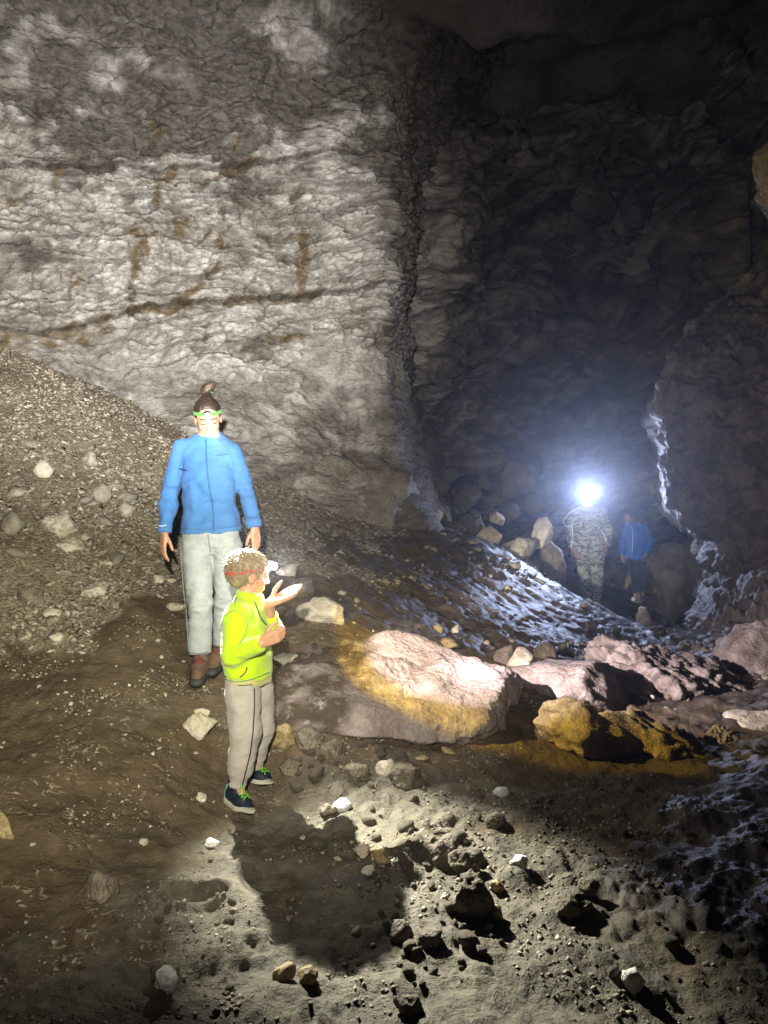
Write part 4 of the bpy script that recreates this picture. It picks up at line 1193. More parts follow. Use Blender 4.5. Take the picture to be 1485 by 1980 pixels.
# ================================================================== the woman
def build_woman():
    D = 4.62
    def W(px, py, dd=0.0): return P(px, py, D + dd)
    base = W(402, 1300); base[2] = ground_z(base[0], base[1])
    T = empty("person", base, "woman in a blue fleece jacket and pale jeans standing with lowered head", "person")
    FLEECE = cloth("blue_fleece", (0.060, 0.175, 0.42), 0.95, 350, 0.35, 0.05, 0.06)
    DENIM = cloth("pale_denim", (0.34, 0.37, 0.385), 0.9, 700, 0.3, 0.1, 0.10)
    head_c = W(402, 806, 0.0)
    fwd = np.array([0.24, -0.85, -0.47]); up = np.array([0.0, -0.4, 0.9])
    shR, shL = W(353, 869, .02), W(450, 875, -.01)
    elR, elL = W(328, 952, .05), W(475, 946, .03)
    wrR, wrL = W(319, 1029, -.02), W(492, 1019, -.03)
    pel = W(408, 1035, .02)
    hipR, hipL = W(384, 1052, .0), W(434, 1052, .03)
    knR, knL = W(386, 1160, -.05), W(439, 1155, .02)
    anR, anL = W(389, 1268, .0), W(428, 1252, .12)
    neck = W(404, 847, .03)
    chest = W(403, 910, .02)
    # body
    S = Shape(*bounds([shR, shL, wrR, wrL, anR, anL, head_c, W(402, 1310)], .20), .0056)
    L, A_ = head(S, head_c, fwd, up, 1.0)
    S.cone(neck + np.array([0, .01, -.03]), head_c + np.array([0, .02, -.05]), .054, .050, .03)
    S.cone(W(382, 905, .02), W(390, 1020, .03), .085, .085, .05); S.cone(W(424, 905, .02), W(428, 1020, .03), .085, .085, .05)
    S.cone(neck, shR, .045, .045, .04); S.cone(neck, shL, .045, .045, .04)
    for a, b, c in ((shR, elR, wrR), (shL, elL, wrL)):
        S.chain([a, b, c], [.044, .036, .024], .02)
    S.cone(W(392, 1040, .035), W(426, 1040, .035), .072, .072, .05)
    for a, b, c in ((hipR, knR, anR), (hipL, knL, anL)):
        S.chain([a, b, c], [.062, .042, .030], .03)
        S.cone(c, c + np.array([0, -.06, -.05]), .026, .022, .02)
    hand(S, wrR + np.array([-.004, 0, -.004]), (-.05, -.22, -1), (.75, .65, 0), (.3, -1, 0), 1.0, (.30, .38, .45, .5), .5)
    hand(S, wrL + np.array([.004, 0, -.004]), (.10, -.12, -1), (-.75, .65, 0), (-.3, -1, 0), .95, (.22, .28, .34, .4), .45)
    me, BV = shape_mesh("body", S, SKIN_W, 1)
    add("body", me, T)
    # jacket
    S = Shape(*bounds([shR, shL, wrR, wrL, W(402, 1045), W(402, 830)], .16), .0065)
    hem = [(W(402, 1029), (0.06, 0, -1))]
    for px0, px1, px2, r0, r1, r2 in ((381, 385, 379, .088, .080, .100), (403, 405, 407, .102, .092, .106), (425, 427, 436, .088, .080, .100)):
        S.chain([W(px0, 890, .02), W(px1, 955, .02), W(px2, 1045, .02)], [r0, r1, r2], .04, hem)
    S.chain([W(376, 872, .03), W(430, 872, .03)], [.064, .064], .05)
    S.cone(neck + np.array([0, .02, -.02]), shR + np.array([.02, 0, .0]), .064, .054, .05)
    S.cone(neck + np.array([0, .02, -.02]), shL + np.array([-.02, 0, .0]), .064, .054, .05)
    for sx in (386, 424):
        S.ell(W(sx, 925, -.045), (.070, .052, .075), None, .09)
    S.cone(neck + np.array([-.003, .012, -.03]), neck + np.array([-.006, .012, .040]), .080, .070, .025, [(neck + np.array([0, 0, .030]), (0, -.35, 1))])
    for a, b, c in ((shR, elR, wrR), (shL, elL, wrL)):
        e = c + unit(c - b) * .004
        q = resample([a, b, c + unit(c - b) * .03], 9)
        for i in range(8):
            S.cone(q[i], q[i + 1], .060 - .0024 * i, .060 - .0024 * (i + 1), .012, [(e, c - b)] if i > 4 else [])
    def zoneJ(V): return 0.55 + 0.9 * np.exp(-((V[:, 2] - elR[2]) / .12) ** 2) + 0.5 * np.exp(-((V[:, 2] - W(0, 1010)[2]) / .12) ** 2)
    me, JV = shape_mesh("jacket", S, FLEECE, 2, wrinkles(.016, 7, 4, 9, zoneJ))
    J = add("jacket", me, T)
    dark_blue = plain("zip_blue", (0.035, 0.10, 0.24), 0.6)
    line_on(JV, [W(402, 852), W(405, 880), W(412, 930), W(418, 985), W(420, 1027)], .0042, "zip", dark_blue, J, 30)
    line_on(JV, [W(425, 883), W(435, 881), W(446, 880)], .0022, "chest_logo", plain("logo_navy", (0.02, 0.05, 0.14), 0.6), J, 14)
    line_on(JV, [W(347, 906), W(358, 909), W(369, 911)], .0030, "pocket_zip", plain("pocket_black", (0.008, 0.012, 0.03), 0.6), J, 14)
    line_on(JV, [W(311, 1016), W(318, 1017), W(326, 1015)], .0028, "cuff_print", plain("cuff_white", (0.7, 0.75, 0.8), 0.5), J, 10)
    seam = plain("fleece_seam", (0.055, 0.16, 0.38), 0.8)
    line_on(JV, [W(382, 853), W(362, 872), W(350, 900), W(347, 918)], .0028, "seam", seam, J)
    line_on(JV, [W(428, 853), W(446, 870), W(454, 895), W(456, 915)], .0028, "seam", seam, J)
    line_on(JV, [W(349, 1019), W(380, 1023), W(410, 1024), W(440, 1021), W(464, 1015)], .0026, "hem_seam", seam, J)
    # trousers
    S = Shape(*bounds([hipR, hipL, anR, anL, W(402, 1000)], .18), .0065)
    S.chain([W(386, 1026, .03), W(382, 1050, .03)], [.098, .096], .03); S.chain([W(428, 1026, .03), W(433, 1050, .03)], [.098, .094], .03)
    S.chain([W(406, 1024, .03), W(407, 1046, .03)], [.102, .098], .03)
    cutR = [(W(389, 1263), (0.02, 0, -1))]; cutL = [(W(430, 1253), (0, 0, -1))]
    S.chain([W(379, 1055, .02), W(383, 1100, -.01), W(386, 1160, -.04), W(388, 1290, .02)], [.094, .084, .075, .067], .008, cutR)
    S.chain([W(437, 1055, .04), W(438, 1100, .04), W(438, 1155, .03), W(431, 1280, .12)], [.090, .080, .072, .064], .008, cutL)
    def zoneT(V): return 0.5 + 1.0 * np.exp(-((V[:, 2] - W(0, 1165)[2]) / .10) ** 2) + 0.9 * np.exp(-((V[:, 2] - W(0, 1065)[2]) / .07) ** 2)
    me, TV = shape_mesh("jeans", S, DENIM, 1, wrinkles(.015, 17, 6, 12, zoneT))
    Jn = add("jeans", me, T)
    dseam = plain("denim_seam", (0.20, 0.22, 0.24), 0.9)
    line_on(TV, [W(408, 1032), W(410, 1052), W(411, 1066)], .003, "fly_seam", dseam, Jn, 12)
    line_on(TV, [W(349, 1040), W(354, 1080), W(360, 1150), W(368, 1220), W(369, 1258)], .003, "side_seam", dseam, Jn, 26)
    line_on(TV, [W(369, 1257), W(388, 1260), W(406, 1257)], .003, "hem_seam", dseam, Jn, 14)
    # boots
    BOOT = cloth("hiking_boot_leather", (0.115, 0.070, 0.048), 0.7, 200, 0.3, 0.0, 0.35)
    RUBB = plain("boot_rubber", (0.028, 0.026, 0.025), 0.7)
    RED = plain("red_lace", (0.28, 0.035, 0.03), 0.7)
    for (an, toe, gx) in ((W(389, 1278, .0), W(380, 1303, -.17), 0), (W(427, 1268, .12), W(414, 1284, -.01), 1)):
        toe = toe.copy()
        gz_ = ground_z(toe[0], toe[1])
        dirn = unit((toe - an) * np.array([1, 1, 0])); sd = np.array([-dirn[1], dirn[0], 0])
        heel = np.array([an[0], an[1], 0]) - dirn * .045
        zt, zh = ground_z(toe[0], toe[1]), ground_z(heel[0], heel[1])
        def G(t, s, h):
            q = heel + dirn * t + sd * s
            return np.array([q[0], q[1], zh + (zt - zh) * t / .25 + h])
        S = Shape(*bounds([G(-.05, -.07, -.03), G(.30, .07, .22)], .06), .0065)
        S.cone(G(.02, 0, .055), G(.12, 0, .055), .045, .046, .03, [(G(0, 0, .012), (0, 0, -1))])
        S.cone(G(.12, 0, .05), G(.215, 0, .040), .046, .036, .03, [(G(.1, 0, .012), (0, 0, -1))])
        S.cone(G(.03, 0, .06), np.array([an[0], an[1], an[2] + .05]), .048, .050, .03)
        me, UV_ = shape_mesh("boot", S, BOOT, 1)
        B = add("boot", me, T)
        S = Shape(*bounds([G(-.05, -.07, -.03), G(.30, .07, .08)], .06), .0065)
        for s in (-.012, .012):
            S.cone(G(.01, s, .012), G(.11, s, .012), .040, .040, .02, [(G(0, 0, .030), (0, 0, 1)), (G(0, 0, -.012), (0, 0, -1))])
            S.cone(G(.11, s, .014), G(.215, s, .014), .040, .036, .02, [(G(.1, 0, .034), (0, 0, 1)), (G(.1, 0, -.012), (0, 0, -1))])
        S.ell(G(.225, 0, .030), (.036, .036, .026), None, .02)
        add("sole", shape_mesh("sole", S, RUBB, 1)[0], B)
        for i in range(4):
            q0, q1 = G(.075 + i * .025, -.022, 0), G(.085 + i * .025, .022, 0)
            pts = [np.array([q[0], q[1], 0]) for q in (q0 * (1 - t) + q1 * t for t in np.linspace(0, 1, 7))]
            ok = []
            for q in pts:
                k = np.nonzero((np.abs(UV_[:, 0] - q[0]) < .009) & (np.abs(UV_[:, 1] - q[1]) < .009))[0]
                if len(k): ok.append(np.array([q[0], q[1], UV_[k, 2].max() + .002]))
            if len(ok) > 2:
                add("lace", make_mesh("lace", *tube(ok, .0032, 5), RED), B)
    # hair
    HAIR = hair_material("dark_brown_hair", (0.012, 0.008, 0.006), (0.045, 0.028, 0.018))
    S = Shape(*bounds([head_c], .24), .0055)
    S.ell(L(0, -.014, .030), (.080, .099, .090), A_, .01, [(L(0, .058, .060), A_[1] * 1.0 - A_[2] * .55)])
    bun = W(402, 751, .05)
    S.cone(L(0, -.02, .095), bun - np.array([0, 0, .03]), .026, .022, .02)
    S.ell(bun, (.034, .034, .034), None, .006)
    me, _ = shape_mesh("hair", S, HAIR, 1, wrinkles(.004, 27, 30, 8))
    Hh = add("hair", me, T)
    BUN = hair_material("bun_hair", (0.012, 0.008, 0.006), (0.12, 0.07, 0.038))
    for i in range(7):
        a0 = i * 0.9
        pts = [bun + np.array([.034 * math.cos(a0 + t), .033 * math.sin(a0 + t), .026 * math.sin(t * 1.0 + i * 1.3)]) for t in np.linspace(0, 4.6, 22)]
        rr = .0105 * np.sin(np.linspace(.25, 2.9, 22)) + .003
        add("bun_strand", make_mesh("bun_strand", *tube(pts, rr, 7), BUN), Hh)
    tie = [bun + np.array([.024 * math.cos(t), .024 * math.sin(t), -.026]) for t in np.linspace(0, 6.283, 20)]
    add("hair_tie", make_mesh("hair_tie", *tube(tie, .005, 6), plain("hair_tie_mint", (0.15, 0.55, 0.42), 0.7)), Hh)
    brow = plain("brow_brown", (0.03, 0.018, 0.012), 0.8)
    for sx in (-1, 1):
        pts = [L(sx * x, y, z) for x, y, z in ((.014, .0965, .018), (.030, .093, .022), (.046, .082, .017))]
        add("eyebrow", make_mesh("eyebrow", *tube(resample(pts, 8), .0035, 5), brow), T)
        pts = [L(sx * x, y, z) for x, y, z in ((.018, .090, -.009), (.031, .0925, -.012), (.044, .087, -.008))]
        add("eyelashes", make_mesh("eyelashes", *tube(resample(pts, 8), .0022, 5), brow), T)
    # headlamp
    lc = L(0.004, .112, .052)
    H = empty("headlamp", lc, "lit headlamp on a green strap round the woman's forehead", "headlamp")
    band(L, A_, .0795, .1010, .052, .010, .019, .003, "strap", cloth("green_strap", (0.09, 0.42, 0.05), 0.7, 900, .2, .1), H, n=56)
    af = unit(fwd)
    add("lamp_housing", make_mesh("lamp_housing", *disc_prism(lc - af * .008, af, .024, .030), M_PLASTIC), H)
    add("lens", make_mesh("lens", *disc_prism(lc + af * .010, af, .019, .008), plain("lit_lens_white", (1, 1, 1), .2, 0, (1, 0.98, 0.92), 30)), H)
    tgt = P(700, 1622, 3.05)
    lamp("headlamp_beam", 'SPOT', lc + af * .022, 2200, (1.0, 0.98, 0.82), tgt - lc, 37, 1.0, .011, H)
    lamp("headlamp_spill", 'POINT', lc + af * .030, .35, (1.0, 0.97, 0.9), None, radius=.016, parent=H)
build_woman()

# ================================================================== the boy
def build_boy():
    D = 3.72
    def C(px, py, dd=0.0): return P(px, py, D + dd)
    base = C(480, 1530); base[2] = ground_z(base[0], base[1])
    T = empty("person", base, "small boy in a neon yellow fleece raising one hand", "person")
    NEON = cloth("neon_fleece", (0.44, 0.66, 0.006), 0.95, 350, 0.35, 0.3, 0.05)
    GREY = cloth("grey_sweatpants", (0.38, 0.35, 0.315), 0.95, 500, 0.25, 0.2, 0.06)
    head_c = C(481, 1108, .02)
    fwd = np.array([0.86, 0.46, -0.16]); up = np.array([0.08, 0, 1.0])
    shN, shF = C(459, 1188, -.09), C(502, 1180, .11)
    elN, elF = C(453, 1266, -.13), C(527, 1214, .13)
    wrN, wrF = C(505, 1244, -.19), C(519, 1168, .02)
    neck = C(480, 1158, .01)
    hN, hF = C(467, 1325, -.055), C(495, 1322, .065)
    kN, kF = C(474, 1415, -.09), C(503, 1408, .09)
    aN, aF = C(457, 1505, -.09), C(489, 1478, .13)
    S = Shape(*bounds([head_c, shN, shF, elN, wrN, C(560, 1150), aN, aF, C(480, 1570, -.2)], .16), .0050)
    L, A_ = head(S, head_c, fwd, up, .98, True)
    S.cone(neck + np.array([0, 0, -.03]), head_c + np.array([-.012, 0, -.05]), .043, .042, .02)
    S.cone(C(478, 1195, .01), C(481, 1310, .01), .075, .075, .03)
    S.cone(neck, shN, .03, .034, .03); S.cone(neck, shF, .03, .034, .03)
    S.chain([shN, elN, wrN], [.033, .029, .021], .015)
    S.chain([shF, elF, wrF], [.033, .030, .026], .015)
    for a, b, c in ((hN, kN, aN), (hF, kF, aF)):
        S.chain([a, b, c], [.054, .040, .026], .02)
    S.cone(aN, aN + np.array([.035, -.035, -.075]), .022, .016, .02); S.cone(aF, aF + np.array([.04, -.02, -.075]), .022, .016, .02)
    # near hand: a loose fist before the belly; far hand: open palm, fingers to the right
    hand(S, wrN + np.array([.004, 0, .004]), (.85, -.10, .38), (-.15, .98, .25), (-.2, .1, 1), .92, (1.05, 1.1, 1.15, 1.2), .55, .0094)
    hand(S, wrF + np.array([.004, 0, .004]), (.86, .0, .40), (-.25, -.62, .75), (-.2, .6, .75), .98, (-.10, .02, .10, .16), .95, .0112, .10)
    me, BV = shape_mesh("body", S, SKIN_C, 1)
    add("body", me, T)
    # jacket
    S = Shape(*bounds([shN, shF, elN, elF, wrN, C(480, 1325), C(480, 1140)], .13), .0055)
    hem = [(C(480, 1304), (-.06, 0, -1))]
    for dx, dd, r in ((-12, -.055, .082), (0, 0, .090), (12, .055, .080)):
        S.chain([C(474 + dx, 1205, dd), C(478 + dx, 1265, dd), C(482 + dx, 1320, dd)], [r, r * 1.02, r * 1.06], .04, hem)
    S.cone(neck + np.array([0, 0, -.035]), shN, .058, .052, .045); S.cone(neck + np.array([0, 0, -.035]), shF, .058, .052, .045)
    S.cone(neck + np.array([.004, 0, -.04]), neck + np.array([.008, 0, .04]), .070, .062, .02, [(neck + np.array([0, 0, .034]), (.18, 0, 1))])
    S.chain([shN, elN], [.056, .054], .025); S.cone(elN, wrN, .053, .040, .02, [(wrN, wrN - elN)])
    S.chain([shF, elF], [.052, .046], .025); S.cone(elF, elF * .35 + wrF * .65, .045, .040, .02, [(elF * .45 + wrF * .55, wrF - elF)])
    def zoneJ(V): return .6 + .9 * np.exp(-(((V - elN) ** 2).sum(1)) / .008)
    me, JV = shape_mesh("fleece_jacket", S, NEON, 2, wrinkles(.011, 57, 7, 13, zoneJ))
    J = add("fleece_jacket", me, T)
    gs = plain("grey_green_seam", (0.24, 0.40, 0.12), 0.8); gz_ = plain("dark_grey_zip", (0.05, 0.08, 0.09), 0.6)
    line_on(JV, [C(436, 1212), C(444, 1182), C(464, 1171), C(482, 1178), C(489, 1200), C(486, 1215), C(478, 1230)], .0026, "seam", gs, J, 34)
    line_on(JV, [C(462, 1152), C(464, 1162), C(466, 1170)], .0022, "seam", gs, J, 10)
    line_on(JV, [C(487, 1279), C(486, 1286), C(482, 1292), C(474, 1298)], .0036, "pocket_zip", gz_, J, 16)
    line_on(JV, [C(497, 1160), C(504, 1178), C(508, 1194), C(515, 1206)], .0040, "zip", gz_, J, 16)
    line_on(JV, [C(440, 1302), C(470, 1306), C(505, 1300), C(522, 1296)], .0026, "hem_seam", gs, J, 24)
    # shirt hem under the jacket
    S = Shape(*bounds([C(480, 1300), C(480, 1330)], .16), .006)
    sh = [(C(480, 1316), (-.05, 0, -1)), (C(480, 1296), (0, 0, 1))]
    for dx, dd, r in ((-12, -.055, .079), (0, 0, .087), (12, .055, .077)):
        S.cone(C(482 + dx, 1296, dd), C(483 + dx, 1325, dd), r, r * 1.03, .04, sh)
    add("shirt", shape_mesh("shirt", S, cloth("cream_shirt", (0.48, 0.46, 0.17), .9), 1)[0], T)
    # trousers
    S = Shape(*bounds([hN, hF, aN, aF, C(480, 1290)], .14), .0055)
    S.chain([C(468, 1314, -.05), C(468, 1340, -.055)], [.074, .078], .03); S.chain([C(495, 1312, .06), C(497, 1338, .065)], [.070, .074], .03)
    S.chain([C(468, 1335, -.055), C(475, 1415, -.09), C(464, 1485, -.09)], [.084, .072, .060], .012)
    S.cone(C(463, 1487, -.09), C(457, 1530, -.09), .046, .040, .008, [(C(458, 1520, -.09), (0, 0, -1))])
    S.chain([C(499, 1335, .065), C(504, 1408, .09), C(494, 1460, .12)], [.078, .064, .052], .012)
    S.cone(C(494, 1460, .12), C(488, 1500, .13), .043, .038, .008, [(C(489, 1492, .13), (0, 0, -1))])
    me, TV = shape_mesh("sweatpants", S, GREY, 1, wrinkles(.011, 67, 7, 13))
    Tr = add("sweatpants", me, T)
    line_on(TV, [C(500, 1320), C(501, 1350), C(500, 1400), C(494, 1440), C(484, 1480), C(478, 1500)], .0030, "side_stripe", plain("navy_stripe", (0.015, 0.02, 0.04), .8), Tr, 30)
    line_on(TV, [C(470, 1312), C(482, 1313), C(496, 1312)], .0025, "pocket_seam", plain("grey_seam", (.13, .12, .11), .8), Tr, 12)
    # shoes
    NAVY = cloth("navy_sneaker_mesh", (0.012, 0.020, 0.034), 0.55, 300, .3, 0, .3)
    SOLE = plain("pale_sneaker_sole", (0.42, 0.42, 0.34), .6); MINT = plain("mint_heel", (0.22, 0.38, 0.26), .6)
    LIME = plain("lime_lace", (0.16, 0.48, 0.04), .6); SOCK = plain("red_sock", (0.22, 0.02, 0.02), .9)
    for (an, ax) in ((aN, np.array([.72, -.70, 0])), (aF, np.array([.90, -.44, 0]))):
        dirn = unit(ax); sd = np.array([-dirn[1], dirn[0], 0])
        heel = np.array([an[0], an[1], 0]) - dirn * .045
        tip = heel + dirn * .19
        zh, zt = ground_z(heel[0], heel[1]), ground_z(tip[0], tip[1])
        def G(t, s, h):
            q = heel + dirn * t + sd * s
            return np.array([q[0], q[1], zh + (zt - zh) * t / .19 + h])
        S = Shape(*bounds([G(-.04, -.05, -.02), G(.22, .05, .14)], .05), .005)
        fl = [(G(0, 0, .014), (0, 0, -1))]
        S.cone(G(.015, 0, .045), G(.09, 0, .042), .036, .038, .02, fl)
        S.cone(G(.09, 0, .040), G(.150, 0, .034), .038, .031, .02, fl)
        top = np.array([an[0], an[1], max(an[2] - .002, zh + .085)])
        S.cone(G(.035, 0, .05), top, .038, .037, .02, [(top + np.array([0, 0, .004]), (dirn[0] * .2, dirn[1] * .2, 1))])
        me, UV_ = shape_mesh("sneaker", S, NAVY, 1)
        B = add("sneaker", me, T)
        S = Shape(*bounds([G(-.04, -.05, -.02), G(.22, .05, .05)], .05), .005)
        for s in (-.008, .008):
            S.cone(G(.012, s, .012), G(.09, s, .012), .036, .037, .015, [(G(0, 0, .024), (0, 0, 1)), (G(0, 0, -.008), (0, 0, -1))])
            S.cone(G(.09, s, .012), G(.155, s, .014), .037, .030, .015, [(G(0, 0, .026), (0, 0, 1)), (G(0, 0, -.008), (0, 0, -1))])
        add("sole", shape_mesh("sole", S, SOLE, 1)[0], B)
        S = Shape(*bounds([G(-.04, -.05, -.02), G(.06, .05, .12)], .05), .005)
        S.cone(G(.010, 0, .040), G(.018, 0, .070), .0385, .034, .01, [(G(.004, 0, 0), dirn)])
        add("heel_cap", shape_mesh("heel_cap", S, MINT, 1)[0], B)
        def ontop(t, s):
            q = G(t, s, 0)
            k = np.nonzero((np.abs(UV_[:, 0] - q[0]) < .008) & (np.abs(UV_[:, 1] - q[1]) < .008))[0]
            return np.array([q[0], q[1], (UV_[k, 2].max() if len(k) else q[2] + .05) + .002])
        for i in range(3):
            for s in (-1, 1):
                t0 = .082 + i * .017
                pts = [ontop(t0 + .015 * u, s * .022 * (1 - 2 * u)) for u in np.linspace(0, 1, 6)]
                add("lace", make_mesh("lace", *tube(pts, .0030, 5), LIME), B)
        S = Shape(*bounds([top], .08), .005)
        S.cone(top + np.array([0, 0, -.02]), an + np.array([0, 0, .03]), .031, .030, .005)
        add("sock", shape_mesh("sock", S, SOCK, 1)[0], T)
    # hair: cap and loose tufts
    HAIR = hair_material("dark_blond_hair", (0.16, 0.115, 0.06), (0.34, 0.26, 0.155))
    S = Shape(*bounds([head_c], .20), .005)
    nape = L(0, -.045, -.052)
    S.ell(L(0, -.016, .026), np.array([.084, .100, .090]) * .98, A_, .01, [(L(0, .060, .035), A_[1] - A_[2] * .35)])
    S.ell(L(0, -.058, -.030), (.060, .040, .050), A_, .03)
    for sx in (-1, 1):
        S.ell(L(sx * .066, -.010, .015), (.016, .045, .030), A_, .02)
        S.cone(L(sx * .084, .008, -.012), L(sx * .086, .006, -.04), .022, .018, .006, sub=True)
    me, HV = shape_mesh("hair", S, HAIR, 1, wrinkles(.006, 87, 26, 10))
    Hh = add("hair", me, T)
    r = np.random.RandomState(3)
    TV_, TF_ = [], []
    n_t = 0
    cen = L(0, -.016, .020)
    while n_t < 1500:
        v = r.normal(size=3); v /= np.linalg.norm(v)
        loc = v @ np.linalg.inv(np.stack([A_[0], A_[1], A_[2]])) if False else np.array([v @ A_[0], v @ A_[1], v @ A_[2]])
        if loc[2] < -0.55 or (loc[1] > .45 and loc[2] < .25): continue
        if abs(loc[0]) > .75 and loc[1] > -.2 and loc[2] < -.05: continue
        p0 = cen + (A_[0] * loc[0] * .083 + A_[1] * loc[1] * .099 + A_[2] * loc[2] * .090) * .98
        crown = A_[2] * .9 - A_[1] * .45
        flow = v - unit(crown); flow = flow - (flow @ v) * v
        flow = unit(unit(flow) + r.normal(0, .22, 3))
        ln = r.uniform(.020, .045)
        p1 = p0 + flow * ln * .5 + v * r.uniform(.000, .008); p2 = p0 + flow * ln + v * r.uniform(-.008, .009)
        tv2, tf2 = tube([p0 - v * .003, p1, p2], [.0030, .0026, .0005], 4, False)
        b = sum(len(q) for q in TV_)
        TV_.append(tv2); TF_ += [tuple(i + b for i in f) for f in tf2]
        n_t += 1
    add("hair_tufts", make_mesh("hair_tufts", np.vstack(TV_), TF_, HAIR), Hh)
    add("eye", make_mesh("eye", *(lambda q: (q[0] * np.array([.006, .006, .006]) + L(.031, .0885, -.004), q[1]))(ico(2)), plain("dark_eye", (.02, .015, .012), .2)), T)
    add("eye", make_mesh("eye", *(lambda q: (q[0] * np.array([.006, .006, .006]) + L(-.031, .0885, -.004), q[1]))(ico(2)), plain("dark_eye", (.02, .015, .012), .2)), T)
    # headlamp
    lc = L(.0, .122, .050)
    H = empty("headlamp", lc, "lit headlamp on a red strap round the boy's forehead", "headlamp")
    band(L, A_, .0865, .1035, .050, -.016, .016, .003, "strap", cloth("red_strap", (0.42, 0.05, 0.03), .7, 900, .2, .1), H, n=56, cy=-.014)
    ax = np.array([.747, .643, -.166])
    af = unit(np.asarray(fwd) * .6 + ax * .4)
    add("lamp_housing", make_mesh("lamp_housing", *disc_prism(lc - af * .012, af, .021, .030), plain("lamp_white_plastic", (.6, .6, .6), .4)), H)
    add("lens", make_mesh("lens", *disc_prism(lc + af * .008, af, .018, .008), plain("lit_lens_warm", (1, 1, 1), .2, 0, (1, 0.97, 0.92), 40)), H)
    s0 = lc + af * .022
    lamp("headlamp_beam", 'SPOT', s0, 215, (0.80, 0.76, 1.0), ax, 66, 0.25, .010, H)
    lamp("headlamp_core", 'SPOT', s0, 850, (1.0, 0.87, 0.95), np.array([2.75, 1.8, -.92]), 38, 0.95, .010, H)
    lamp("far_figures_fill", 'SPOT', s0, 1500, (1.0, 0.93, 0.78), np.array([4.15, 8.3, -.46]), 18, 0.7, .010, H)  # extra narrow fill added to brighten the two far figures
    lamp("headlamp_fringe", 'SPOT', s0, 150, (1.0, 0.68, 0.02), ax, 83, 0.22, .010, H)
    lamp("headlamp_spill", 'POINT', s0 + af * .012, 28.0, (1.0, 0.97, 0.92), None, radius=.014, parent=H)
build_boy()

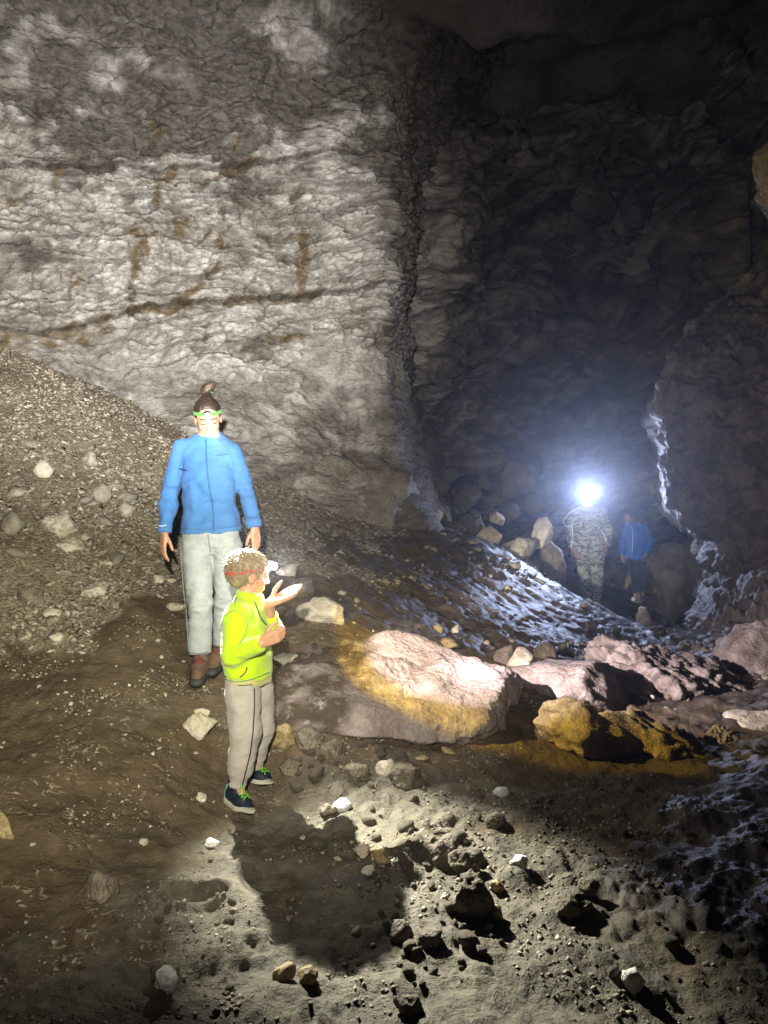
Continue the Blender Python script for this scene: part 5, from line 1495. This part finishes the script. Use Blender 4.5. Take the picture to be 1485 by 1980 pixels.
# ================================================================== the two far figures
def build_far(D, name_label, jacket_mat, trouser_mat, J, shoe_mat, jname, hair_col, fwd, skin, width=1.0):
    def C(q, dd=0.0): return P(q[0], q[1], D + dd + (q[2] if len(q) > 2 else 0))
    base = C(J['foot']); base[2] = ground_z(base[0], base[1])
    T = empty("person", base, name_label, "person")
    sc = width
    hc = C(J['head']); neck = C(J['neck'])
    sR, sL, eR, eL, wR, wL = (C(J[k]) for k in ('sR', 'sL', 'eR', 'eL', 'wR', 'wL'))
    hR, hL, kR, kL, aR, aL = (C(J[k]) for k in ('hR', 'hL', 'kR', 'kL', 'aR', 'aL'))
    S = Shape(*bounds([hc, sR, sL, eR, eL, wR, wL, aR, aL], .24), .0075)
    L, A_ = head(S, hc, fwd, (0, 0, 1), 1.0 * min(1, sc + .05))
    S.cone(neck - np.array([0, 0, .03]), hc - np.array([0, 0, .05]), .052 * sc, .05 * sc, .03)
    S.cone((sR + sL) / 2 - np.array([0, 0, .08]), (hR + hL) / 2, .10 * sc, .10 * sc, .04)
    S.cone(neck, sR, .04, .045 * sc, .04); S.cone(neck, sL, .04, .045 * sc, .04)
    for a, b, c in ((sR, eR, wR), (sL, eL, wL)): S.chain([a, b, c], [.045 * sc, .037 * sc, .026 * sc], .02)
    for a, b, c in ((hR, kR, aR), (hL, kL, aL)):
        S.chain([a, b, c], [.08 * sc, .052 * sc, .036 * sc], .03); S.cone(c, c + np.array([0, -.1, -.05]), .036, .03, .02)
    hand(S, wR, wR - eR + np.array([0, -.05, -.1]), (.8, .5, 0), (.2, -1, 0), 1.05 * sc, (.5, .55, .6, .6), .5, .0095)
    hand(S, wL, wL - eL + np.array([0, -.05, -.1]), (-.8, .5, 0), (-.2, -1, 0), 1.05 * sc, (.5, .55, .6, .6), .5, .0095)
    add("body", shape_mesh("body", S, skin, 1)[0], T)
    S = Shape(*bounds([sR, sL, eR, eL, wR, wL, hR, hL, neck], .22), .0085)
    hem = [(C(J['hem']), (0, 0, -1))]
    mid_t, mid_b = (sR + sL) / 2 - np.array([0, 0, .09]), (hR + hL) / 2 - np.array([0, 0, .05])
    half = (sL - sR) * .26
    for k in (-1, 0, 1):
        S.cone(mid_t + half * k, mid_b + half * k * 1.05, .122 * sc, .130 * sc, .06, hem)
    S.cone(neck - np.array([0, 0, .03]), sR, .075 * sc, .07 * sc, .06); S.cone(neck - np.array([0, 0, .03]), sL, .075 * sc, .07 * sc, .06)
    S.cone(neck - np.array([0, 0, .04]), neck + np.array([0, 0, .03]), .078 * sc, .070 * sc, .02, [(neck + np.array([0, 0, .03]), (0, -.3, 1))])
    for a, b, c in ((sR, eR, wR), (sL, eL, wL)):
        S.chain([a, b], [.075 * sc, .066 * sc], .03); S.cone(b, c, .066 * sc, .052 * sc, .03, [(c, c - b)])
    me, JV = shape_mesh(jname, S, jacket_mat, 1, wrinkles(.012, 97, 5, 9))
    Jk = add(jname, me, T)
    S = Shape(*bounds([hR, hL, aR, aL], .22), .0085)
    S.cone(hR, hL, .125 * sc, .125 * sc, .03)
    for a, b, c in ((hR, kR, aR), (hL, kL, aL)):
        S.chain([a, b, c], [.108 * sc, .082 * sc, .066 * sc] if sc >= 1 else [.09 * sc, .068 * sc, .056 * sc], .02, [(c - np.array([0, 0, .03]), (0, 0, -1))])
    add("trousers", shape_mesh("trousers", S, trouser_mat, 1, wrinkles(.012, 107, 6, 9))[0], T)
    for a in (aR, aL):
        S = Shape(*bounds([a], .30), .009)
        g = ground_z(a[0], a[1])
        dr = unit(np.array([fwd[0], fwd[1], 0]))
        b0 = np.array([a[0], a[1], g + .045])
        S.cone(b0 - dr * .03, b0 + dr * .15, .045, .042, .02, [(b0 - np.array([0, 0, .04]), (0, 0, -1))])
        S.cone(b0, np.array([a[0], a[1], max(a[2], g + .1)]), .048, .045, .02)
        add("shoe", shape_mesh("shoe", S, shoe_mat, 1)[0], T)
    S = Shape(*bounds([hc], .2), .0075)
    S.ell(L(0, -.014, .030), np.array([.082, .102, .092]) * min(1, sc + .05), A_, .01, [(L(0, .074, .035), A_[1] - A_[2] * .45)])
    add("hair", shape_mesh("hair", S, hair_material("hair_far", *hair_col), 1, wrinkles(.004, 117, 30, 8))[0], T)
    return T, L, A_, Jk, JV, C

T, L, A_, Jk, JV, C = build_far(11.6, "man in grey camouflage clothes standing under a dazzling lamp", camo_material(), camo_material(),
    dict(foot=(1137,1166), head=(1133,957), neck=(1136,979), sR=(1110,994), sL=(1163,992), eR=(1104,1030,.02), eL=(1177,1028,.0), wR=(1107,1060,-.12), wL=(1172,1058,-.05),
         hR=(1122,1078), hL=(1152,1078), kR=(1130,1118), kL=(1156,1118), aR=(1137,1158), aL=(1153,1160), hem=(1135,1078)),
    plain("man_shoe", (.05, .045, .04), .7), "camouflage_jacket", ((.02, .015, .01), (.05, .035, .02)), (-.08, -.98, -.1), SKIN_D, 1.08)
WHITEW = plain("white_cable", (.75, .75, .75), .5)
cab = resample([C(q) for q in ((1117,984,-.14),(1100,992,-.15),(1088,1008,-.14),(1094,1020,-.14),(1106,1013,-.17),(1107,1035,-.17),(1105,1060,-.19),(1106,1076,-.19))], 40)
add("earphone_cable", make_mesh("earphone_cable", *tube(cab, .006, 6), WHITEW), None, "thin white cable hanging down the camouflaged man's front", "cable")
line_on(JV, [C((1163,1030)), C((1167,1038)), C((1169,1046))], .011, "reflective_tab", WHITEW, Jk, 8)
lc = L(0, .120, .02)
H = empty("headlamp", lc, "dazzling bluish white headlamp on the camouflaged man's forehead", "headlamp")
band(L, A_, .082, .103, .02, .01, .022, .003, "strap", plain("black_strap", (.02, .02, .02), .8), H)
af = unit(np.array([-.08, -.99, -.12]))
add("lamp_housing", make_mesh("lamp_housing", *disc_prism(lc, af, .032, .040), M_PLASTIC), H)
add("lens", make_mesh("lens", *disc_prism(lc + af * .024, af, .030, .010), plain("lit_lens_cold", (1, 1, 1), .2, 0, (.82, .88, 1.0), 400)), H)
lamp("headlamp_beam", 'SPOT', lc + af * .05, 350, (0.56, 0.66, 1.0), (-.08, -.95, -.22), 165, 0.7, .025, H)
lamp("headlamp_core", 'SPOT', lc + af * .05, 720, (0.56, 0.66, 1.0), np.array([0, 0, 2.7]) - lc, 26, 0.8, .025, H)

T, L, A_, Jk, JV, C = build_far(12.3, "youth in a bright blue jacket and dark trousers behind the camouflaged man", cloth("blue_shell_jacket", (0.010, 0.10, 0.42), .5, 100, .2, 0), cloth("navy_trousers", (0.010, 0.013, 0.035), .85),
    dict(foot=(1232,1162), head=(1216,997), neck=(1220,1012), sR=(1206,1024), sL=(1244,1020), eR=(1203,1050,-.05), eL=(1257,1048,0), wR=(1203,1072,-.10), wL=(1250,1070,-.08),
         hR=(1219,1076), hL=(1237,1076), kR=(1226,1110,-.05), kL=(1238,1110), aR=(1231,1146,-.06), aL=(1239,1143,.12), hem=(1228,1079)),
    plain("white_shoe", (.62, .62, .64), .6), "shell_jacket", ((.01, .008, .006), (.025, .018, .012)), (-.55, -.75, -.35), SKIN_D, .92)
line_on(JV, [C((1218,1016)), C((1219,1040)), C((1217,1068))], .006, "zip", plain("silver_zip", (.6, .6, .62), .3), Jk, 20)
line_on(JV, [C((1207,1015)), C((1212,1010))], .006, "reflective_stripe", WHITEW, Jk, 6)
line_on(JV, [C((1231,1009)), C((1236,1016))], .006, "reflective_stripe", WHITEW, Jk, 6)

# ------------------------------------------------------------------ haze, added to give the far lamp its lens-like glow
m = bpy.data.materials.new("glow_haze")
m.use_nodes = True
nt = m.node_tree
nt.nodes.remove(nt.nodes["Principled BSDF"])
pv = nt.nodes.new('ShaderNodeVolumePrincipled')
pv.inputs['Color'].default_value = (0.80, 0.86, 1.0, 1)
pv.inputs['Density'].default_value = 0.0048
pv.inputs['Anisotropy'].default_value = 0.85
nt.links.new(pv.outputs[0], nt.nodes["Material Output"].inputs['Volume'])
bx0, bx1 = np.array([-12, -6, -1.6]), np.array([14, 20, 11.5])
V = [(x, y, z) for z in (bx0[2], bx1[2]) for y in (bx0[1], bx1[1]) for x in (bx0[0], bx1[0])]
add("haze", make_mesh("haze", V, [(0,2,3,1),(4,5,7,6),(0,1,5,4),(2,6,7,3),(0,4,6,2),(1,3,7,5)], m, False), None, "thin haze added to make a glow round the far lamp", "haze", None, "stuff")
